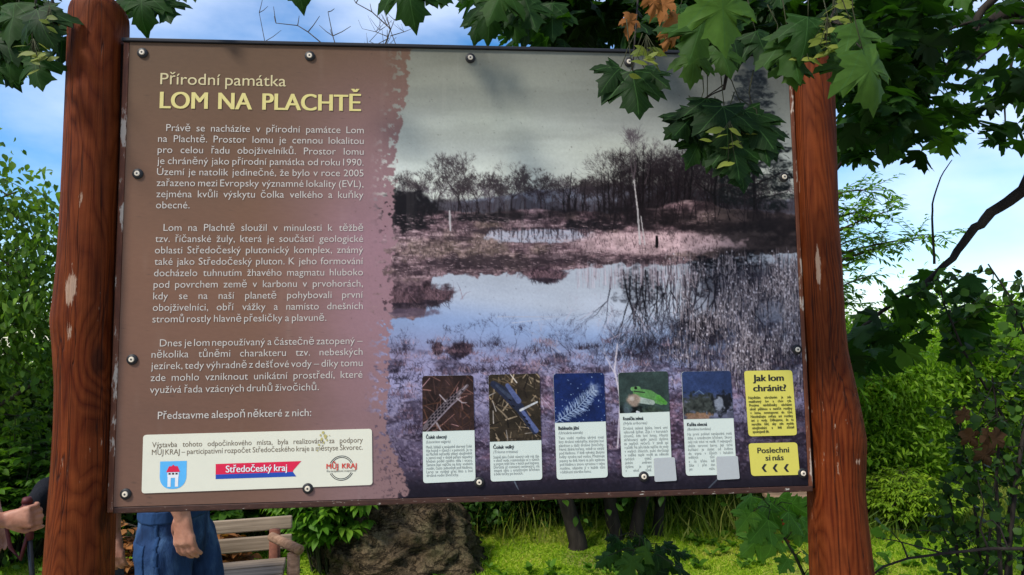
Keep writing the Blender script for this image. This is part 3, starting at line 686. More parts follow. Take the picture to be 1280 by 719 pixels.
para('body_text', [('Právě se nacházíte v přírodní památce Lom', 208, 164, 454), ('na Plachtě. Prostor lomu je cennou lokalitou', 197.8, 177.6, 454), ('pro celou řadu obojživelníků. Prostor lomu', 197.3, 191.4, 454),
                   ('je chráněný jako přírodní památka od roku 1990.', 196.8, 205.2, 454), ('Území je natolik jedinečné, že bylo v roce 2005', 196.4, 219, 454), ('zařazeno mezi Evropsky významné lokality (EVL),', 196, 232.8, 454),
                   ('zejména kvůli výskytu čolka velkého a kuňky', 195.6, 246.7, 454), ('obecné.', 195.2, 260.6, None)], 8.6, M['t_body'], ('obecné.', 195.5, 237.4, 260), right=RGT, bold=-.006)
para('body_text', [('Lom na Plachtě sloužil v minulosti k těžbě', 204.6, 288.8, 454), ('tzv. říčanské žuly, která je součástí geologické', 194.3, 302.8, 454), ('oblasti Středočeský plutonický komplex, známý', 193.8, 317, 454),
                   ('také jako Středočeský pluton. K jeho formování', 193.3, 331.3, 454), ('docházelo tuhnutím žhavého magmatu hluboko', 192.7, 345.6, 454), ('pod povrchem země v karbonu v prvohorách,', 192.2, 360, 454),
                   ('kdy se na naší planetě pohybovali první', 191.7, 374.4, 454), ('obojživelníci, obří vážky a namísto dnešních', 191.2, 388.8, 454), ('stromů rostly hlavně přesličky a plavuně.', 190.7, 403.3, None)], 8.7, M['t_body'],
     ('stromů rostly hlavně přesličky a plavuně.', 190.7, 408, 403), right=RGT, bold=-.006)
para('body_text', [('Dnes je lom nepoužívaný a částečně zatopený –', 200, 433.2, 454), ('několika tůněmi charakteru tzv. nebeských', 189.6, 447.4, 454), ('jezírek, tedy výhradně z dešťové vody – díky tomu', 189, 461.8, 454),
                   ('zde mohlo vzniknout unikátní prostředí, které', 188.4, 476.6, 454), ('využívá řada vzácných druhů živočichů.', 187.6, 491.6, None)], 8.9, M['t_body'], ('využívá řada vzácných druhů živočichů.', 187.6, 398.6, 491), right=RGT, bold=-.006)
para('body_text', [('Představme alespoň některé z nich:', 197.4, 524, None)], 9.2, M['t_body'], ('Představme alespoň některé z nich:', 197.4, 389, 522))

# ---- cards
def rrect(m, c, rad, y0, y1, n=6, mi=0):
    """plate with rounded corners; c = TL, TR, BR, BL in board coordinates"""
    pts = []; C4 = [Vector((p[0], 0, p[1])) for p in c]
    for i in range(4):
        p, a, b = C4[i], (C4[i-1]-C4[i]).normalized(), (C4[(i+1) % 4]-C4[i]).normalized()
        rr = rad[i] if hasattr(rad, '__len__') else rad
        if rr <= 0: pts.append(p); continue
        for k in range(n+1):
            t_ = k/n; pts.append(p+a*rr*(1-t_)**2+b*rr*t_**2)
    k = len(pts)
    m.add([(p.x, y0, p.z) for p in pts]+[(p.x, y1, p.z) for p in pts], [tuple(range(k))[::-1], tuple(range(k, 2*k))]+[(i, (i+1) % k, (i+1) % k+k, i+k) for i in range(k)], mi)
def flat_poly(m, pts, y, mi=0):
    m.add([(p[0], y, p[1]) for p in pts], [tuple(range(len(pts)))], mi)
def quad(c): return [onb(*p) for p in c]
def lerp2(a, b, t_): return (a[0]+(b[0]-a[0])*t_, a[1]+(b[1]-a[1])*t_)
YC = -.0016
cards = [
    ('spotted newt picture over pale text', [(527.7, 470), (591.5, 469), (594.4, 601), (529, 604)], 540, 'Čolek obecný', '(Lissotriton vulgaris)',
     ['Menší, štíhlejší a nenápadně zbarvený čolek', 'žije hojně v tůních i v potocích. Je to', 'na Plachtě nejčastěji vídaný obojživelník', 'a samci mají v době páření nápadný', 'hřeben podél celého těla i ocasu.', 'Samice lepí vajíčka na listy vodních', 'rostlin, často jednotlivě pod hladinou.', 'Larvy se vyvíjejí přes léto a loví', 'drobné vodní živočichy.'], 0),
    ('dark newt picture over pale text', [(610.5, 468.4), (674.3, 467), (677.8, 599.4), (613.3, 602)], 552.6, 'Čolek velký', '(Triturus cristatus)',
     ['Stejně jako čolek obecný celý rok žije', 'v okolí vody, rozmnožuje se v tůních', 'a potom tráví léto v lesích pod kameny.', 'Dorůstá až osmnácti centimetrů, má', 'tmavé tělo s oranžovým břichem', 'a bílé tečky po bocích.'], 0),
    ('blue water plant picture over pale text', [(691.5, 467), (754.7, 466), (759.6, 596.6), (696, 599.6)], 529, 'Bublinatka jižní', '(Utricularia australis)',
     ['Tato vodní rostlina ukrývá mezi', 'listy drobné měchýřky, kterými loví', 'plankton a další drobné živočichy.', 'Nemá žádné kořeny, volně se vznáší', 'pod hladinou. V létě vykvétá žlutými', 'květy vysoko nad vodou. Přezimuje', 'pupeny na dně, které na jaře vyplavou', 'pod hladinu a znovu vyrostou v celou', 'rostlinu, objevíte ji v každé tůni', 'v blízkosti starého lomu.'], 0),
    ('green tree frog picture over pale text', [(772.3, 466), (834.5, 464), (840, 594), (777.7, 596.6)], 517, 'Rosnička zelená', '(Hyla arborea)',
     ['Drobná zelená žabka, která umí', 'výborně šplhat. Žije i v korunách', 'stromů, kde loví hmyz. Hlasitý', 'skřehotavý zpěv samců slyšíme', 'za teplých večerů. V zimě spí', 'v půdě. Na jaře klade vajíčka do vody', 'v malých shlucích, pulci dorůstají', 'v mělké teplé vodě za několik'], 4),
    ('dark toad picture over pale text', [(851.7, 464.7), (913, 463.5), (920.7, 593), (857.4, 594.7)], 524.5, 'Kuňka obecná', '(Bombina bombina)',
     ['Na první pohled nenápadná malá', 'žába s oranžovým břichem. Skoro', 'celý rok tráví ve vodě. V nebezpečí', 'ukáže varovné barvy. Její tiché', 'kuňkání je slyšet od května', 'do srpna v tůních i kalužích'], 4)]
short = [['rychlých týdnů', 'jedním směrem', 'slyšíme je také', 'v okolí tůně.'], ['mělkých tůní', 'a na břehu leží', 'žába i přes den', 'jen málo.']]
for ci, (lab, c, yp, head, latin, lines, ns) in enumerate(cards):
    q = quad(c); ru = .0085
    fl = (yp-c[0][1])/(c[3][1]-c[0][1]); pl, pr_ = lerp2(q[0], q[3], fl), lerp2(q[1], q[2], fl)
    card = MB(); rrect(card, q, ru, YC, -.0002); card = tag(card.build('species_card', M['white_card'], board), lab)
    cv = paint_card(ci); nxx, nyy = 150, 180; tt, ss = np.meshgrid(np.linspace(0, 1, nxx), np.linspace(0, 1, nyy)); tt, ss = tt.ravel(), ss.ravel()
    # rounded upper corners: squeeze the top rows
    wpx = abs(q[1][0]-q[0][0]); hgt = abs(q[0][1]-pl[1]); dz = np.minimum(ss*hgt, ru); ins = ru-np.sqrt(np.maximum(0, ru**2-(ru-dz)**2)); ins *= .8
    t2 = tt*(1-2*ins/wpx)+ins/wpx
    lx = (1-ss)*q[0][0]+ss*pl[0]; rx = (1-ss)*q[1][0]+ss*pr_[0]; lz = (1-ss)*q[0][1]+ss*pl[1]; rz = (1-ss)*q[1][1]+ss*pr_[1]
    V = np.stack([lx*(1-t2)+rx*t2, np.full(tt.size, YC-.0004), lz*(1-t2)+rz*t2], 1)
    hpx = yp-c[0][1]; link('picture', grid_mesh('picture', V, nxx, nyy, cv.sample(t2*66, ss*hpx)), PRINT, card)
    t = Text(); xl = pl[0]+wpx*.065; xr = pr_[0]-wpx*.05; z = pl[1]-.0175; s1 = .0122
    t.line(head, xl, z, s1, (wpx*.40)/(s1*width(head, .03)), y=YC-.0004, bold=.03); t.build('heading', M['t_dark'], card)
    t = Text(); t.line(latin, xl, z-.0108, .0098, (wpx*.47)/(.0098*width(latin)), y=YC-.0004, slant=.2)
    n = len(lines)+ns; bot = q[3][1]+.013+(0 if ns else .002); z1 = z-.0235; st_ = (z1-bot)/(n-1); sz = .0102
    for k, ln in enumerate(lines):
        f = k/(n-1); xa = xl+(q[3][0]-pl[0])*f; xb = xr+(q[2][0]-pr_[0])*f
        nat = width(ln)*sz*.80
        t.line(ln, xa, z1-st_*k, sz, min(.80, .80*(xb-xa)/nat*.97) if True else .8, None if (k == len(lines)-1 and not ns) else xb, YC-.0004, res=2)
    for k in range(ns):
        f = (k+len(lines))/(n-1); xa = xl+(q[3][0]-pl[0])*f; t.line(short[ci-3][k], xa, z1-st_*(k+len(lines)), sz, .72, xa+wpx*.52, YC-.0004, res=2)
    t.build('card_text', M['t_grey'], card)
for c in ([(816.7, 572.6), (842.8, 571.4), (845.4, 600.6), (818, 602)], [(894.7, 570.6), (921.4, 569.8), (924, 598.2), (896.2, 599.8)]):
    m = MB(); rrect(m, quad(c), .004, -.0036, YC-.0003); m.build('blank_sticker', M['sticker'], board)
# yellow cards
q = quad([(930, 463.7), (989.8, 462.8), (996, 544), (935.6, 545.5)])
m = MB(); rrect(m, q, .009, YC, -.0002); yc = m.build('notice_card', M['yellow'], board)
t = Text(); sz = px_size(8, 950, 480)
for tx, l, b, r in (('Jak lom', 941, 476.6, 979), ('chránit?', 941.5, 489.3, 982)):
    x, z = onb(l, b); t.line(tx, x, z, sz, (onb(r, b)[0]-x)/(sz*width(tx, .035)), y=YC-.0004, bold=.035, res=5)
t.build('heading', M['t_dark'], yc)
t = Text(); yl = ['Největším ohrožením je zde', 'nezákonný lov a chov ryb.', 'Prosíme návštěvníky obcházet', 'okolí pěšinou a neničit rostliny', 'v lomu, nevstupovat do tůní.', 'Neodnášejte zvířata ani rostliny', 'ani z vody. Děkujeme, že tu', 'nerušíte klid, aby zde mohla', 'obojživelníci a lidé zůstali', 'spokojeně žít.']
for k, ln in enumerate(yl):
    f = k/9.; l, b, r = 935+5.5*f, 498.8+42.5*f, 988.5+4.2*f; x, z = onb(l, b); xr = onb(r, b)[0]; nat = width(ln)*.0098*.8
    t.line(ln, x, z, .0098, .8*min(1, (xr-x)/nat*.97), None if k == 9 else xr, YC-.0004, bold=.012, res=2)
t.build('card_text', M['t_olive'], yc)
q = quad([(935.4, 554.4), (996, 553), (999.5, 593.5), (939, 595)])
m = MB(); rrect(m, q, .009, YC, -.0002); yc = m.build('notice_card', M['yellow'], board)
t = Text(); sz = px_size(6.8, 950, 565)
for tx, l, b, r in (('Poslechni', 946.5, 566.4, 985.8), ('si nás', 956.6, 575.6, 979)):
    x, z = onb(l, b); t.line(tx, x, z, sz, (onb(r, b)[0]-x)/(sz*width(tx, .02)), y=YC-.0004, bold=.02, res=5)
t.build('heading', M['t_dark'], yc)
m = MB()
for px_ in (951.5, 965.3, 979.2):
    x, z = onb(px_, 585); u = .0098; hw = .0052
    m.add([(x, YC-.0006, z), (x+u*.75, YC-.0006, z+u), (x+u*.75+hw*1.2, YC-.0006, z+u), (x+hw*1.3, YC-.0006, z), (x+u*.75+hw*1.2, YC-.0006, z-u), (x+u*.75, YC-.0006, z-u)], [(0, 3, 2, 1), (0, 5, 4, 3)])
m.build('arrow_mark', M['t_dark'], yc)
# supporters' card
q = quad([(179.5, 543.7), (465, 536), (465.7, 606), (177.5, 616.7)])
m = MB(); rrect(m, q, .008, -.0022, -.0002); sc = m.build('supporter_card', M['cream'], board); ys = -.0026
t = Text(); sz = px_size(6.6, 190, 559); tx2 = 'MŮJ KRAJ – participativní rozpočet Středočeského kraje a městyse Škvorec.'
xa, z1 = onb(190.6, 559.3); xb = onb(453.6, 552)[0]; z2 = onb(190.2, 568.6)[1]; xs_ = (xb-xa)/(sz*width(tx2))
t.line('Výstavba tohoto odpočinkového místa, byla realizována za podpory', xa, z1, sz, xs_, xb, ys); t.line(tx2, xa, z2, sz, xs_, xb, ys); t.build('card_text', M['t_brown'], sc)
sx0, sz1 = onb(200.8, 576.8); sx1 = onb(234, 576)[0]; sz0 = onb(217, 611)[1]; W_ = sx1-sx0; cxx = (sx0+sx1)/2; H_ = sz1-sz0
pts = [(sx0, sz1), (sx1, sz1)]+[(cxx+W_/2*math.cos(a)**.8 if math.cos(a) > 0 else cxx-W_/2*abs(math.cos(a))**.8, sz1-H_*.55-H_*.45*math.sin(a)) for a in np.linspace(0, math.pi, 17)]
m = MB(); flat_poly(m, pts[::-1], ys); cr1 = m.build('crest', M['sky'], sc)
def cp(u, v): return (sx0+W_*u, sz1-H_*v)
m = MB(); flat_poly(m, [cp(.24, .39), cp(.76, .39), cp(.66, .18), cp(.34, .18)], ys-.0004); flat_poly(m, [cp(.44, .18), cp(.56, .18), cp(.5, .12)], ys-.0004); m.build('gate_roof', M['red'], cr1)
m = MB(); 
for u0, u1, v0, v1 in ((.29, .71, .40, .56), (.30, .42, .56, .92), (.58, .70, .56, .92), (.42, .58, .56, .60)): flat_poly(m, [cp(u0, v1), cp(u1, v1), cp(u1, v0), cp(u0, v0)], ys-.0004)
m.build('gate_tower', M['t_white'], cr1)
m = MB()
for u in (.33, .46, .59): flat_poly(m, [cp(u, .48), cp(u+.08, .48), cp(u+.08, .42), cp(u, .42)], ys-.0008)
m.build('gate_window', M['t_dark'], cr1)
fl = [onb(*p) for p in ((270, 579.9), (377, 576.2), (367, 587.6), (366.4, 589.6), (370.6, 595.4), (270, 598.7), (270, 593))]
m = MB(); flat_poly(m, [fl[0], fl[6], fl[3], fl[2], fl[1]], ys); fg = m.build('flag_banner', M['red'], sc)
m = MB(); flat_poly(m, [fl[6], fl[5], fl[4], fl[3]], ys); m.build('lower_band', M['blue'], fg)
t = Text(); x, z = onb(282.8, 590.4); sz = px_size(8.4, 300, 590); t.line('Středočeský kraj', x, z, sz, (onb(359, 588)[0]-x)/(sz*width('Středočeský kraj', .02)), y=ys-.0005, bold=.02, res=5); t.build('banner_text', M['t_white'], fg)
m = MB(); cx_, cz_ = onb(427, 585); r1 = onb(442.6, 585)[0]-cx_
rg = None
for a0, a1 in ((25, 155), (205, 335)):
    m = MB()
    for ra, w_ in ((r1, .0016), (r1*.88, .0016)):
        aa = [R(a) for a in np.linspace(a0, a1, 30)]
        for i in range(29):
            flat_poly(m, [(cx_+(ra-w_)*math.cos(aa[i]), cz_+(ra-w_)*math.sin(aa[i])), (cx_+ra*math.cos(aa[i]), cz_+ra*math.sin(aa[i])), (cx_+ra*math.cos(aa[i+1]), cz_+ra*math.sin(aa[i+1])), (cx_+(ra-w_)*math.cos(aa[i+1]), cz_+(ra-w_)*math.sin(aa[i+1]))], ys)
    rg = m.build('emblem_arc', M['t_dark'], sc)
t = Text(); x, z = onb(408.4, 585.9); sz = px_size(6.2, 420, 586); t.line('MŮJ KRAJ', x, z, sz, (onb(445.8, 584.5)[0]-x)/(sz*width('MŮJ KRAJ'))*.93, onb(445.8, 584.5)[0], y=ys-.0004, bold=.025, res=5); t.build('emblem_text', M['orange'], sc)
t = Text(); x, z = onb(408.8, 590); t.line('Participativní rozpočet', x, z, .0062, (onb(445, 588)[0]-x)/(.0062*width('Participativní rozpočet')), y=ys-.0004); t.build('emblem_text', M['t_dark'], sc)
# bird droppings smeared down the supporters' card
r_ = random.Random(5); m = MB()
for px_, py_, k in [(404, 541, 1.5), (407, 546, 1.9), (402, 549, 1.4), (405, 553, 1.1), (399, 556, .9), (409, 550, .9), (397, 563, .7), (412, 544, .7), (401, 544, 1.), (400, 560, .6)]:
    x, z = onb(px_, py_); n = 14; rr = .0022*k
    flat_poly(m, [(x+rr*math.cos(6.283*i/n)*r_.uniform(.5, 1.3), z+rr*1.3*math.sin(6.283*i/n)*r_.uniform(.5, 1.3)) for i in range(n)], ys-.0007)
m.build('dried_smear', plain('bird_lime', (.40, .34, .12, 1), .8, .2, .35, 300), sc)
# bolts with rubber washers
def disc(m, x, z, r0, r1, y0, y1, n=28, mi=0):
    b = [(x+r0*math.cos(6.2832*i/n), y0, z+r0*math.sin(6.2832*i/n)) for i in range(n)]; f_ = [(x+r1*math.cos(6.2832*i/n), y1, z+r1*math.sin(6.2832*i/n)) for i in range(n)]
    m.add(b+f_, [tuple(range(n, 2*n))]+[(i, (i+1) % n, (i+1) % n+n, i+n) for i in range(n)], mi)
for bx_, by_ in ((178.5, 66.5), (387.5, 70.5), (588, 73), (172.5, 217.5), (165.5, 449.5), (157.5, 617.5), (385, 610.5), (599, 602.5), (804.4, 595.5), (1003, 591.5), (996, 437), (979.5, 221.7), (966, 82), (786, 78)):
    x, z = onb(bx_, by_); m = MB(); disc(m, x, z, .0128, .0128, 0, -.0025); disc(m, x, z, .0128, .0108, -.0025, -.0048); wsh = m.build('washer', M['rubber'], board, True)
    m = MB(); disc(m, x, z, .0066, .0066, -.0048, -.0058); disc(m, x, z, .0066, .0055, -.0058, -.0072); s_ = m.build('screw_head', M['screw'], wsh)
    m = MB(); disc(m, x, z, .0028, .0026, -.0072, -.0075, 6); m.build('drive_recess', M['slot'], s_)
bpy.data.objects.remove(_fo)
print('board', time.time()-T0)
# ---------------------------------------------------------------- leaves, crowns, stems
def norm(v): return v/np.maximum(np.linalg.norm(v, axis=-1, keepdims=True), 1e-9)
HALF = [(.0, .0), (.10, -.05), (.27, -.09), (.45, -.05), (.36, .05), (.43, .11), (.35, .18), (.50, .23), (.55, .31), (.61, .33), (.67, .54), (.52, .50), (.47, .60), (.39, .53), (.25, .47),
        (.26, .60), (.34, .73), (.23, .75), (.17, .85), (.10, .87), (.0, 1.06)]
def maple_template(seed, mid=True, crumple=.0):
    r = np.random.RandomState(seed); h = np.array(HALF)
    o = np.concatenate([h, (h[1:-1]*[-1, 1])[::-1]]); o = o+r.normal(0, .012, o.shape); n = len(o); c = np.array([0, .33])
    P = [c] if not mid else [c]+list(c+(o-c)*.52)
    P = np.array(list(P)+list(o)); f = []
    for i in range(n):
        j = (i+1) % n
        if mid: f += [(0, 1+j, 1+i), (1+i, 1+j, 1+n+j, 1+n+i)]
        else: f.append((0, 1+j, 1+i))
    x, y = P[:, 0], P[:, 1]; rr = np.hypot(x, y-.3); ang = np.arctan2(x, y)
    z = -.42*np.abs(x)**1.3*r.uniform(.2, 1.5)-.34*np.maximum(0, y-.25)**2*r.uniform(.1, 1.8)-.16*np.maximum(0, rr-.45)*r.uniform(0, 1.6)*(1+np.sin(3*ang+r.rand()*6))+.035*np.cos(ang/.80*2*math.pi)*np.minimum(1, rr*2)+.05*r.normal()*x+.03*np.sin(5*x+r.rand()*6)*np.cos(6*y)
    if crumple: z = z+crumple*(np.sin(7*x+r.rand()*6)*np.cos(5*y+r.rand()*6))+crumple*2*np.abs(x); P = P*[.62, .9]
    V = np.stack([P[:, 0], P[:, 1], z], 1)
    V = np.concatenate([V]); return V, f, P
def oval_template(seed, wd=.36, pts=3, fold=.25, droop=.3):
    r = np.random.RandomState(seed); ys = np.linspace(0, 1, pts+2); V = [(0, 0, 0)]; f = []
    for i in range(1, pts+1):
        y = ys[i]; q = wd*math.sin(math.pi*y**.85)
        z = -droop*y*y*r.uniform(.5, 1.3); V += [(-q, y, z+fold*q), (0, y, z), (q, y, z+fold*q)]
    V.append((0, 1, -droop)); e = len(V)-1
    f += [(0, 2, 1), (0, 3, 2)]
    for i in range(pts-1):
        a = 1+3*i; f += [(a, a+1, a+4, a+3), (a+1, a+2, a+5, a+4)]
    a = 1+3*(pts-1); f += [(a, a+1, e), (a+1, a+2, e)]
    V = np.array(V, float); return V, f, V[:, :2]
def diamond_template(wd=.42):
    V = np.array([(0, 0, 0), (-wd, .45, .1), (0, .5, -.06), (wd, .45, .1), (0, 1, -.2)], float); return V, [(0, 2, 1), (0, 3, 2), (1, 2, 4), (2, 3, 4)], V[:, :2]
def scatter(name, temps, pos, axis, nrm, size, tint, mat, parent=None, wide=None):
    """ONE mesh of many leaves; each has a base point, a direction, a face normal, a size and a tint"""
    pos, axis, nrm, size, tint = map(lambda a: np.asarray(a, float), (pos, axis, nrm, size, tint)); n = len(pos)
    axis = norm(axis); x = norm(np.cross(axis, nrm)); nn = np.cross(x, axis)
    pick = np.arange(n) % len(temps); Vs, Ls, Ss, Ts, Us, base = [], [], [], [], [], 0
    for k, (tv, tf, tu) in enumerate(temps):
        ix = np.nonzero(pick == k)[0]
        if not len(ix): continue
        wv = 1. if wide is None else np.asarray(wide)[ix][:, None, None]
        V = pos[ix][:, None]+size[ix][:, None, None]*(tv[None, :, :1]*wv*x[ix][:, None]+tv[None, :, 1:2]*axis[ix][:, None]+tv[None, :, 2:3]*nn[ix][:, None])
        nv = len(tv); Vs.append(V.reshape(-1, 3)); Ts.append(np.repeat(tint[ix], nv))
        fl = np.concatenate([np.array(q) for q in tf]); fs = np.array([len(q) for q in tf])
        Ls.append((fl[None]+(np.arange(len(ix))*nv)[:, None]+base).ravel()); Ss.append(np.tile(fs, len(ix))); Us.append(np.tile(tu[fl], (len(ix), 1))); base += nv*len(ix)
    V, Lp, S, T_, U = map(np.concatenate, (Vs, Ls, Ss, Ts, Us))
    me = bpy.data.meshes.new(name); me.vertices.add(len(V)); me.vertices.foreach_set('co', V.astype(np.float32).ravel())
    me.loops.add(len(Lp)); me.loops.foreach_set('vertex_index', Lp.astype(np.int32)); me.polygons.add(len(S))
    me.polygons.foreach_set('loop_start', (np.cumsum(S)-S).astype(np.int32)); me.polygons.foreach_set('use_smooth', np.ones(len(S), bool)); me.update(calc_edges=True)
    at_ = me.attributes.new('tint', 'FLOAT', 'POINT'); at_.data.foreach_set('value', T_.astype(np.float32))
    uv = me.uv_layers.new(name='leaf'); uv.data.foreach_set('uv', U.astype(np.float32).ravel())
    return link(name, me, mat, parent)

G = lambda r, g, b: (r, g, b, 1)
MAPLE = foliage('maple_leaf', G(.004, .014, .003), G(.014, .046, .005), G(.065, .135, .020), .34, vein=True, rough=.6)
MAPLE_FAR = foliage('maple_leaf_far', G(.006, .020, .004), G(.020, .062, .008), G(.070, .16, .018), .40, rough=.6)
LEAF_FRESH = foliage('fresh_leaf', G(.03, .085, .008), G(.075, .18, .014), G(.15, .28, .025), .4)
LEAF_LEFT = foliage('drooping_leaf', G(.014, .040, .008), G(.065, .135, .018), G(.19, .29, .045), .42)
LEAF_BRIGHT = foliage('bright_leaf', G(.045, .105, .008), G(.14, .26, .018), G(.27, .40, .04), .5)
LEAF_MID = foliage('mid_leaf', G(.025, .068, .008), G(.085, .185, .016), G(.18, .31, .03), .45)
LEAF_DARK = foliage('dark_leaf', G(.008, .024, .005), G(.030, .075, .010), G(.075, .155, .018), .30)
LEAF_YELLOW = foliage('sunny_leaf', G(.10, .18, .012), G(.19, .30, .018), G(.30, .40, .035), .42)
LEAF_BROWN = foliage('dead_leaf', G(.09, .032, .010), G(.20, .075, .020), G(.34, .15, .05), .25, rough=.75)
LEAF_DULL = foliage('old_dead_leaf', G(.05, .026, .012), G(.13, .06, .022), G(.22, .11, .05), .2, rough=.8)
SEED = foliage('samara', G(.06, .09, .014), G(.13, .165, .025), G(.23, .25, .05), .40)
GRASS = foliage('grass_blade', G(.11, .22, .010), G(.27, .40, .018), G(.48, .44, .11), .45)
TALLG = foliage('tall_grass', G(.07, .12, .014), G(.17, .23, .028), G(.34, .32, .09), .4)
BARK = bark('grey_bark', G(.030, .022, .016), G(.085, .068, .050)); BARK_D = bark('dark_bark', G(.012, .009, .008), G(.035, .028, .022)); STEM = bark('green_stem', G(.022, .024, .012), G(.05, .052, .024), 3)
MT = [maple_template(i) for i in range(6)]; MTF = [maple_template(20+i, False) for i in range(4)]
OV = [oval_template(i, .30) for i in range(4)]; RND = [oval_template(i+9, .52, 3, .15, .15) for i in range(3)]; LAN = [oval_template(i+20, .17, 3, .2, .4) for i in range(4)]; LAN2 = [oval_template(i+30, .24, 3, .2, .4) for i in range(4)]; DIA = [diamond_template(.30), diamond_template(.38)]

def skeleton(r, base, h, rad, n_main=7, spread=.9, up=.6, first=.25, lean=(0, 0), depth=3, wander=.12, droop=0.):
    """trunk and limbs as polylines with radii, and points along the outer twigs where leaves sit"""
    lines, tips = [], []
    base = np.array(base, float); n = 9; P = [base]; d = np.array([lean[0], lean[1], 1.])
    for i in range(n):
        d = norm(d+r.normal(0, wander, 3)*[1, 1, .3]); P.append(P[-1]+d*h/n)
    lines.append((P, np.linspace(rad, rad*.18, n+1)))
    def grow(p, d, ln, rd, dep):
        m = 5; Q = [p]
        for i in range(m):
            d = norm(d+r.normal(0, .16, 3)+np.array([0, 0, .05-droop*(i/m)])); Q.append(Q[-1]+d*ln/m)
        lines.append((Q, np.linspace(rd, max(.002, rd*.3), m+1)))
        for i in range(1, m+1):
            if dep == 0 or i > 2: tips.append((Q[i], d, dep))
        if dep > 0:
            for i in range(r.randint(3, 5)):
                k = r.randint(1, m+1); a = norm(d*.8+r.normal(0, .62, 3)); grow(Q[k], a, ln*r.uniform(.45, .7), rd*.5, dep-1)
    for i in range(n_main):
        f = first+(1-first)*(i+r.rand()*.6)/n_main; k = min(n-1, int(f*n)); p = P[k]+(P[k+1]-P[k])*(f*n-k)
        az = i*2.4+r.rand()*1.2; el = up*(.5+f*.8); dv = norm(np.array([math.cos(az)*spread, math.sin(az)*spread, el])); grow(p, dv, h*r.uniform(.26, .42)*(1.15-.5*f), rad*.42*(1.1-.6*f), depth-1)
    return lines, tips
def stems(name, lines, mat, parent=None, n=6, thin=.0):
    m = MB()
    for P, rd in lines:
        if max(rd) < thin: continue
        m.tube(P, rd, n if max(rd) > .012 else 4, cap=False)
    return m.build(name, mat, parent, True)
def crown(name, r, tips, per, size, temps, mat, parent, spread=.14, droop=.3, tint=(.15, .95), clump=True, flat=.6, light_up=0.):
    P = np.array([t[0] for t in tips]); D = np.array([t[1] for t in tips]); n = len(P)
    idx = np.repeat(np.arange(n), per); m = len(idx)
    pos = P[idx]+r.normal(0, spread, (m, 3))*[1, 1, .7]
    ax = D[idx]*.6+r.normal(0, .7, (m, 3)); ax[:, 2] -= droop
    nr = r.normal(0, flat, (m, 3)); nr[:, 2] += 1.
    base = r.uniform(*tint, n)[idx]*.55+r.uniform(*tint, m)*.45
    return scatter(name, temps, pos, ax, nr, size*r.uniform(.6, 1.25, m), np.clip(base, 0, 1), mat, parent)
def tree(name, label, cat, seed, base, h, rad, per, size, temps, mat, bk=None, group=None, **kw):
    r = np.random.RandomState(seed); ck = {k: kw.pop(k) for k in list(kw) if k in ('spread_leaf', 'droop_leaf', 'tint', 'flat', 'thin')}
    o = empty(name, base); tag(o, label, cat, group)
    lines, tips = skeleton(r, (0, 0, -.05), h, rad, **kw)
    stems('trunk', lines, bk or BARK, o, thin=ck.get('thin', .0))
    crown('crown', r, tips, per, size, temps, mat, o, spread=ck.get('spread_leaf', .14), droop=ck.get('droop_leaf', .3), tint=ck.get('tint', (.1, .95)), flat=ck.get('flat', .6))
    return o

# ---- grass: nobody could count it
def grass(name, n, xr, yr, hmin, hmax, mat, seed, dens=None, wd=.006, lean=.35, zof=None):
    r = np.random.RandomState(seed); x = r.uniform(*xr, n); y = yr[0]+(yr[1]-yr[0])*r.rand(n)**1.2
    if dens is not None: k = r.rand(n) < dens(x, y); x, y = x[k], y[k]
    n = len(x); z = np.array([ground_z(a, b) for a, b in zip(x, y)])-.005
    V, f, u = np.array([(-1, 0, 0), (1, 0, 0), (.75, .5, 0), (-.75, .5, 0), (0, 1, .18)], float), [(0, 1, 2, 3), (3, 2, 4)], np.zeros((5, 2))
    V2 = V.copy(); V2[4, 2] = .35; V2[2:4, 2] = .07
    sz = r.uniform(hmin, hmax, n)*(1+.5*(np.sin(x*2.1)*np.cos(y*1.7))*.5); ax = np.stack([r.normal(0, lean, n), r.normal(0, lean, n), np.ones(n)], 1)
    t_ = np.clip(.42+.30*np.sin(x*1.9+y*.8)*np.cos(y*1.5-x*.6)+.22*np.sin(x*6.3+y*2)*np.sin(y*7-x*3)+r.normal(0, .24, n), 0, 1)
    return scatter(name, [(V, f, u), (V2, f, u)], np.stack([x, y, z], 1), ax, np.stack([r.normal(0, 1, n), r.normal(0, 1, n)-.3, np.zeros(n)], 1), sz, t_, mat, None, wide=wd/sz)
bare_p = lambda x, y: np.where((np.sin(x*1.7+1)*np.sin(y*2.2) > .82), .35, 1.)
g = grass('meadow_grass', 130000, (-3.8, 4.8), (4.2, 6.1), .02, .055, GRASS, 3, bare_p, .0042, 1.3); tag(g, 'short sunlit green grass of the meadow', None, None, 'stuff')
g = grass('rough_grass', 26000, (-6, 8), (5.6, 7.6), .10, .36, TALLG, 4, lambda x, y: np.clip((y-5.4)/.8, 0, 1)*np.where((x > -.9) & (x < 1.6), .35, 1), .007, .35); tag(g, 'tall rough grass along the back edge of the meadow', None, None, 'stuff')

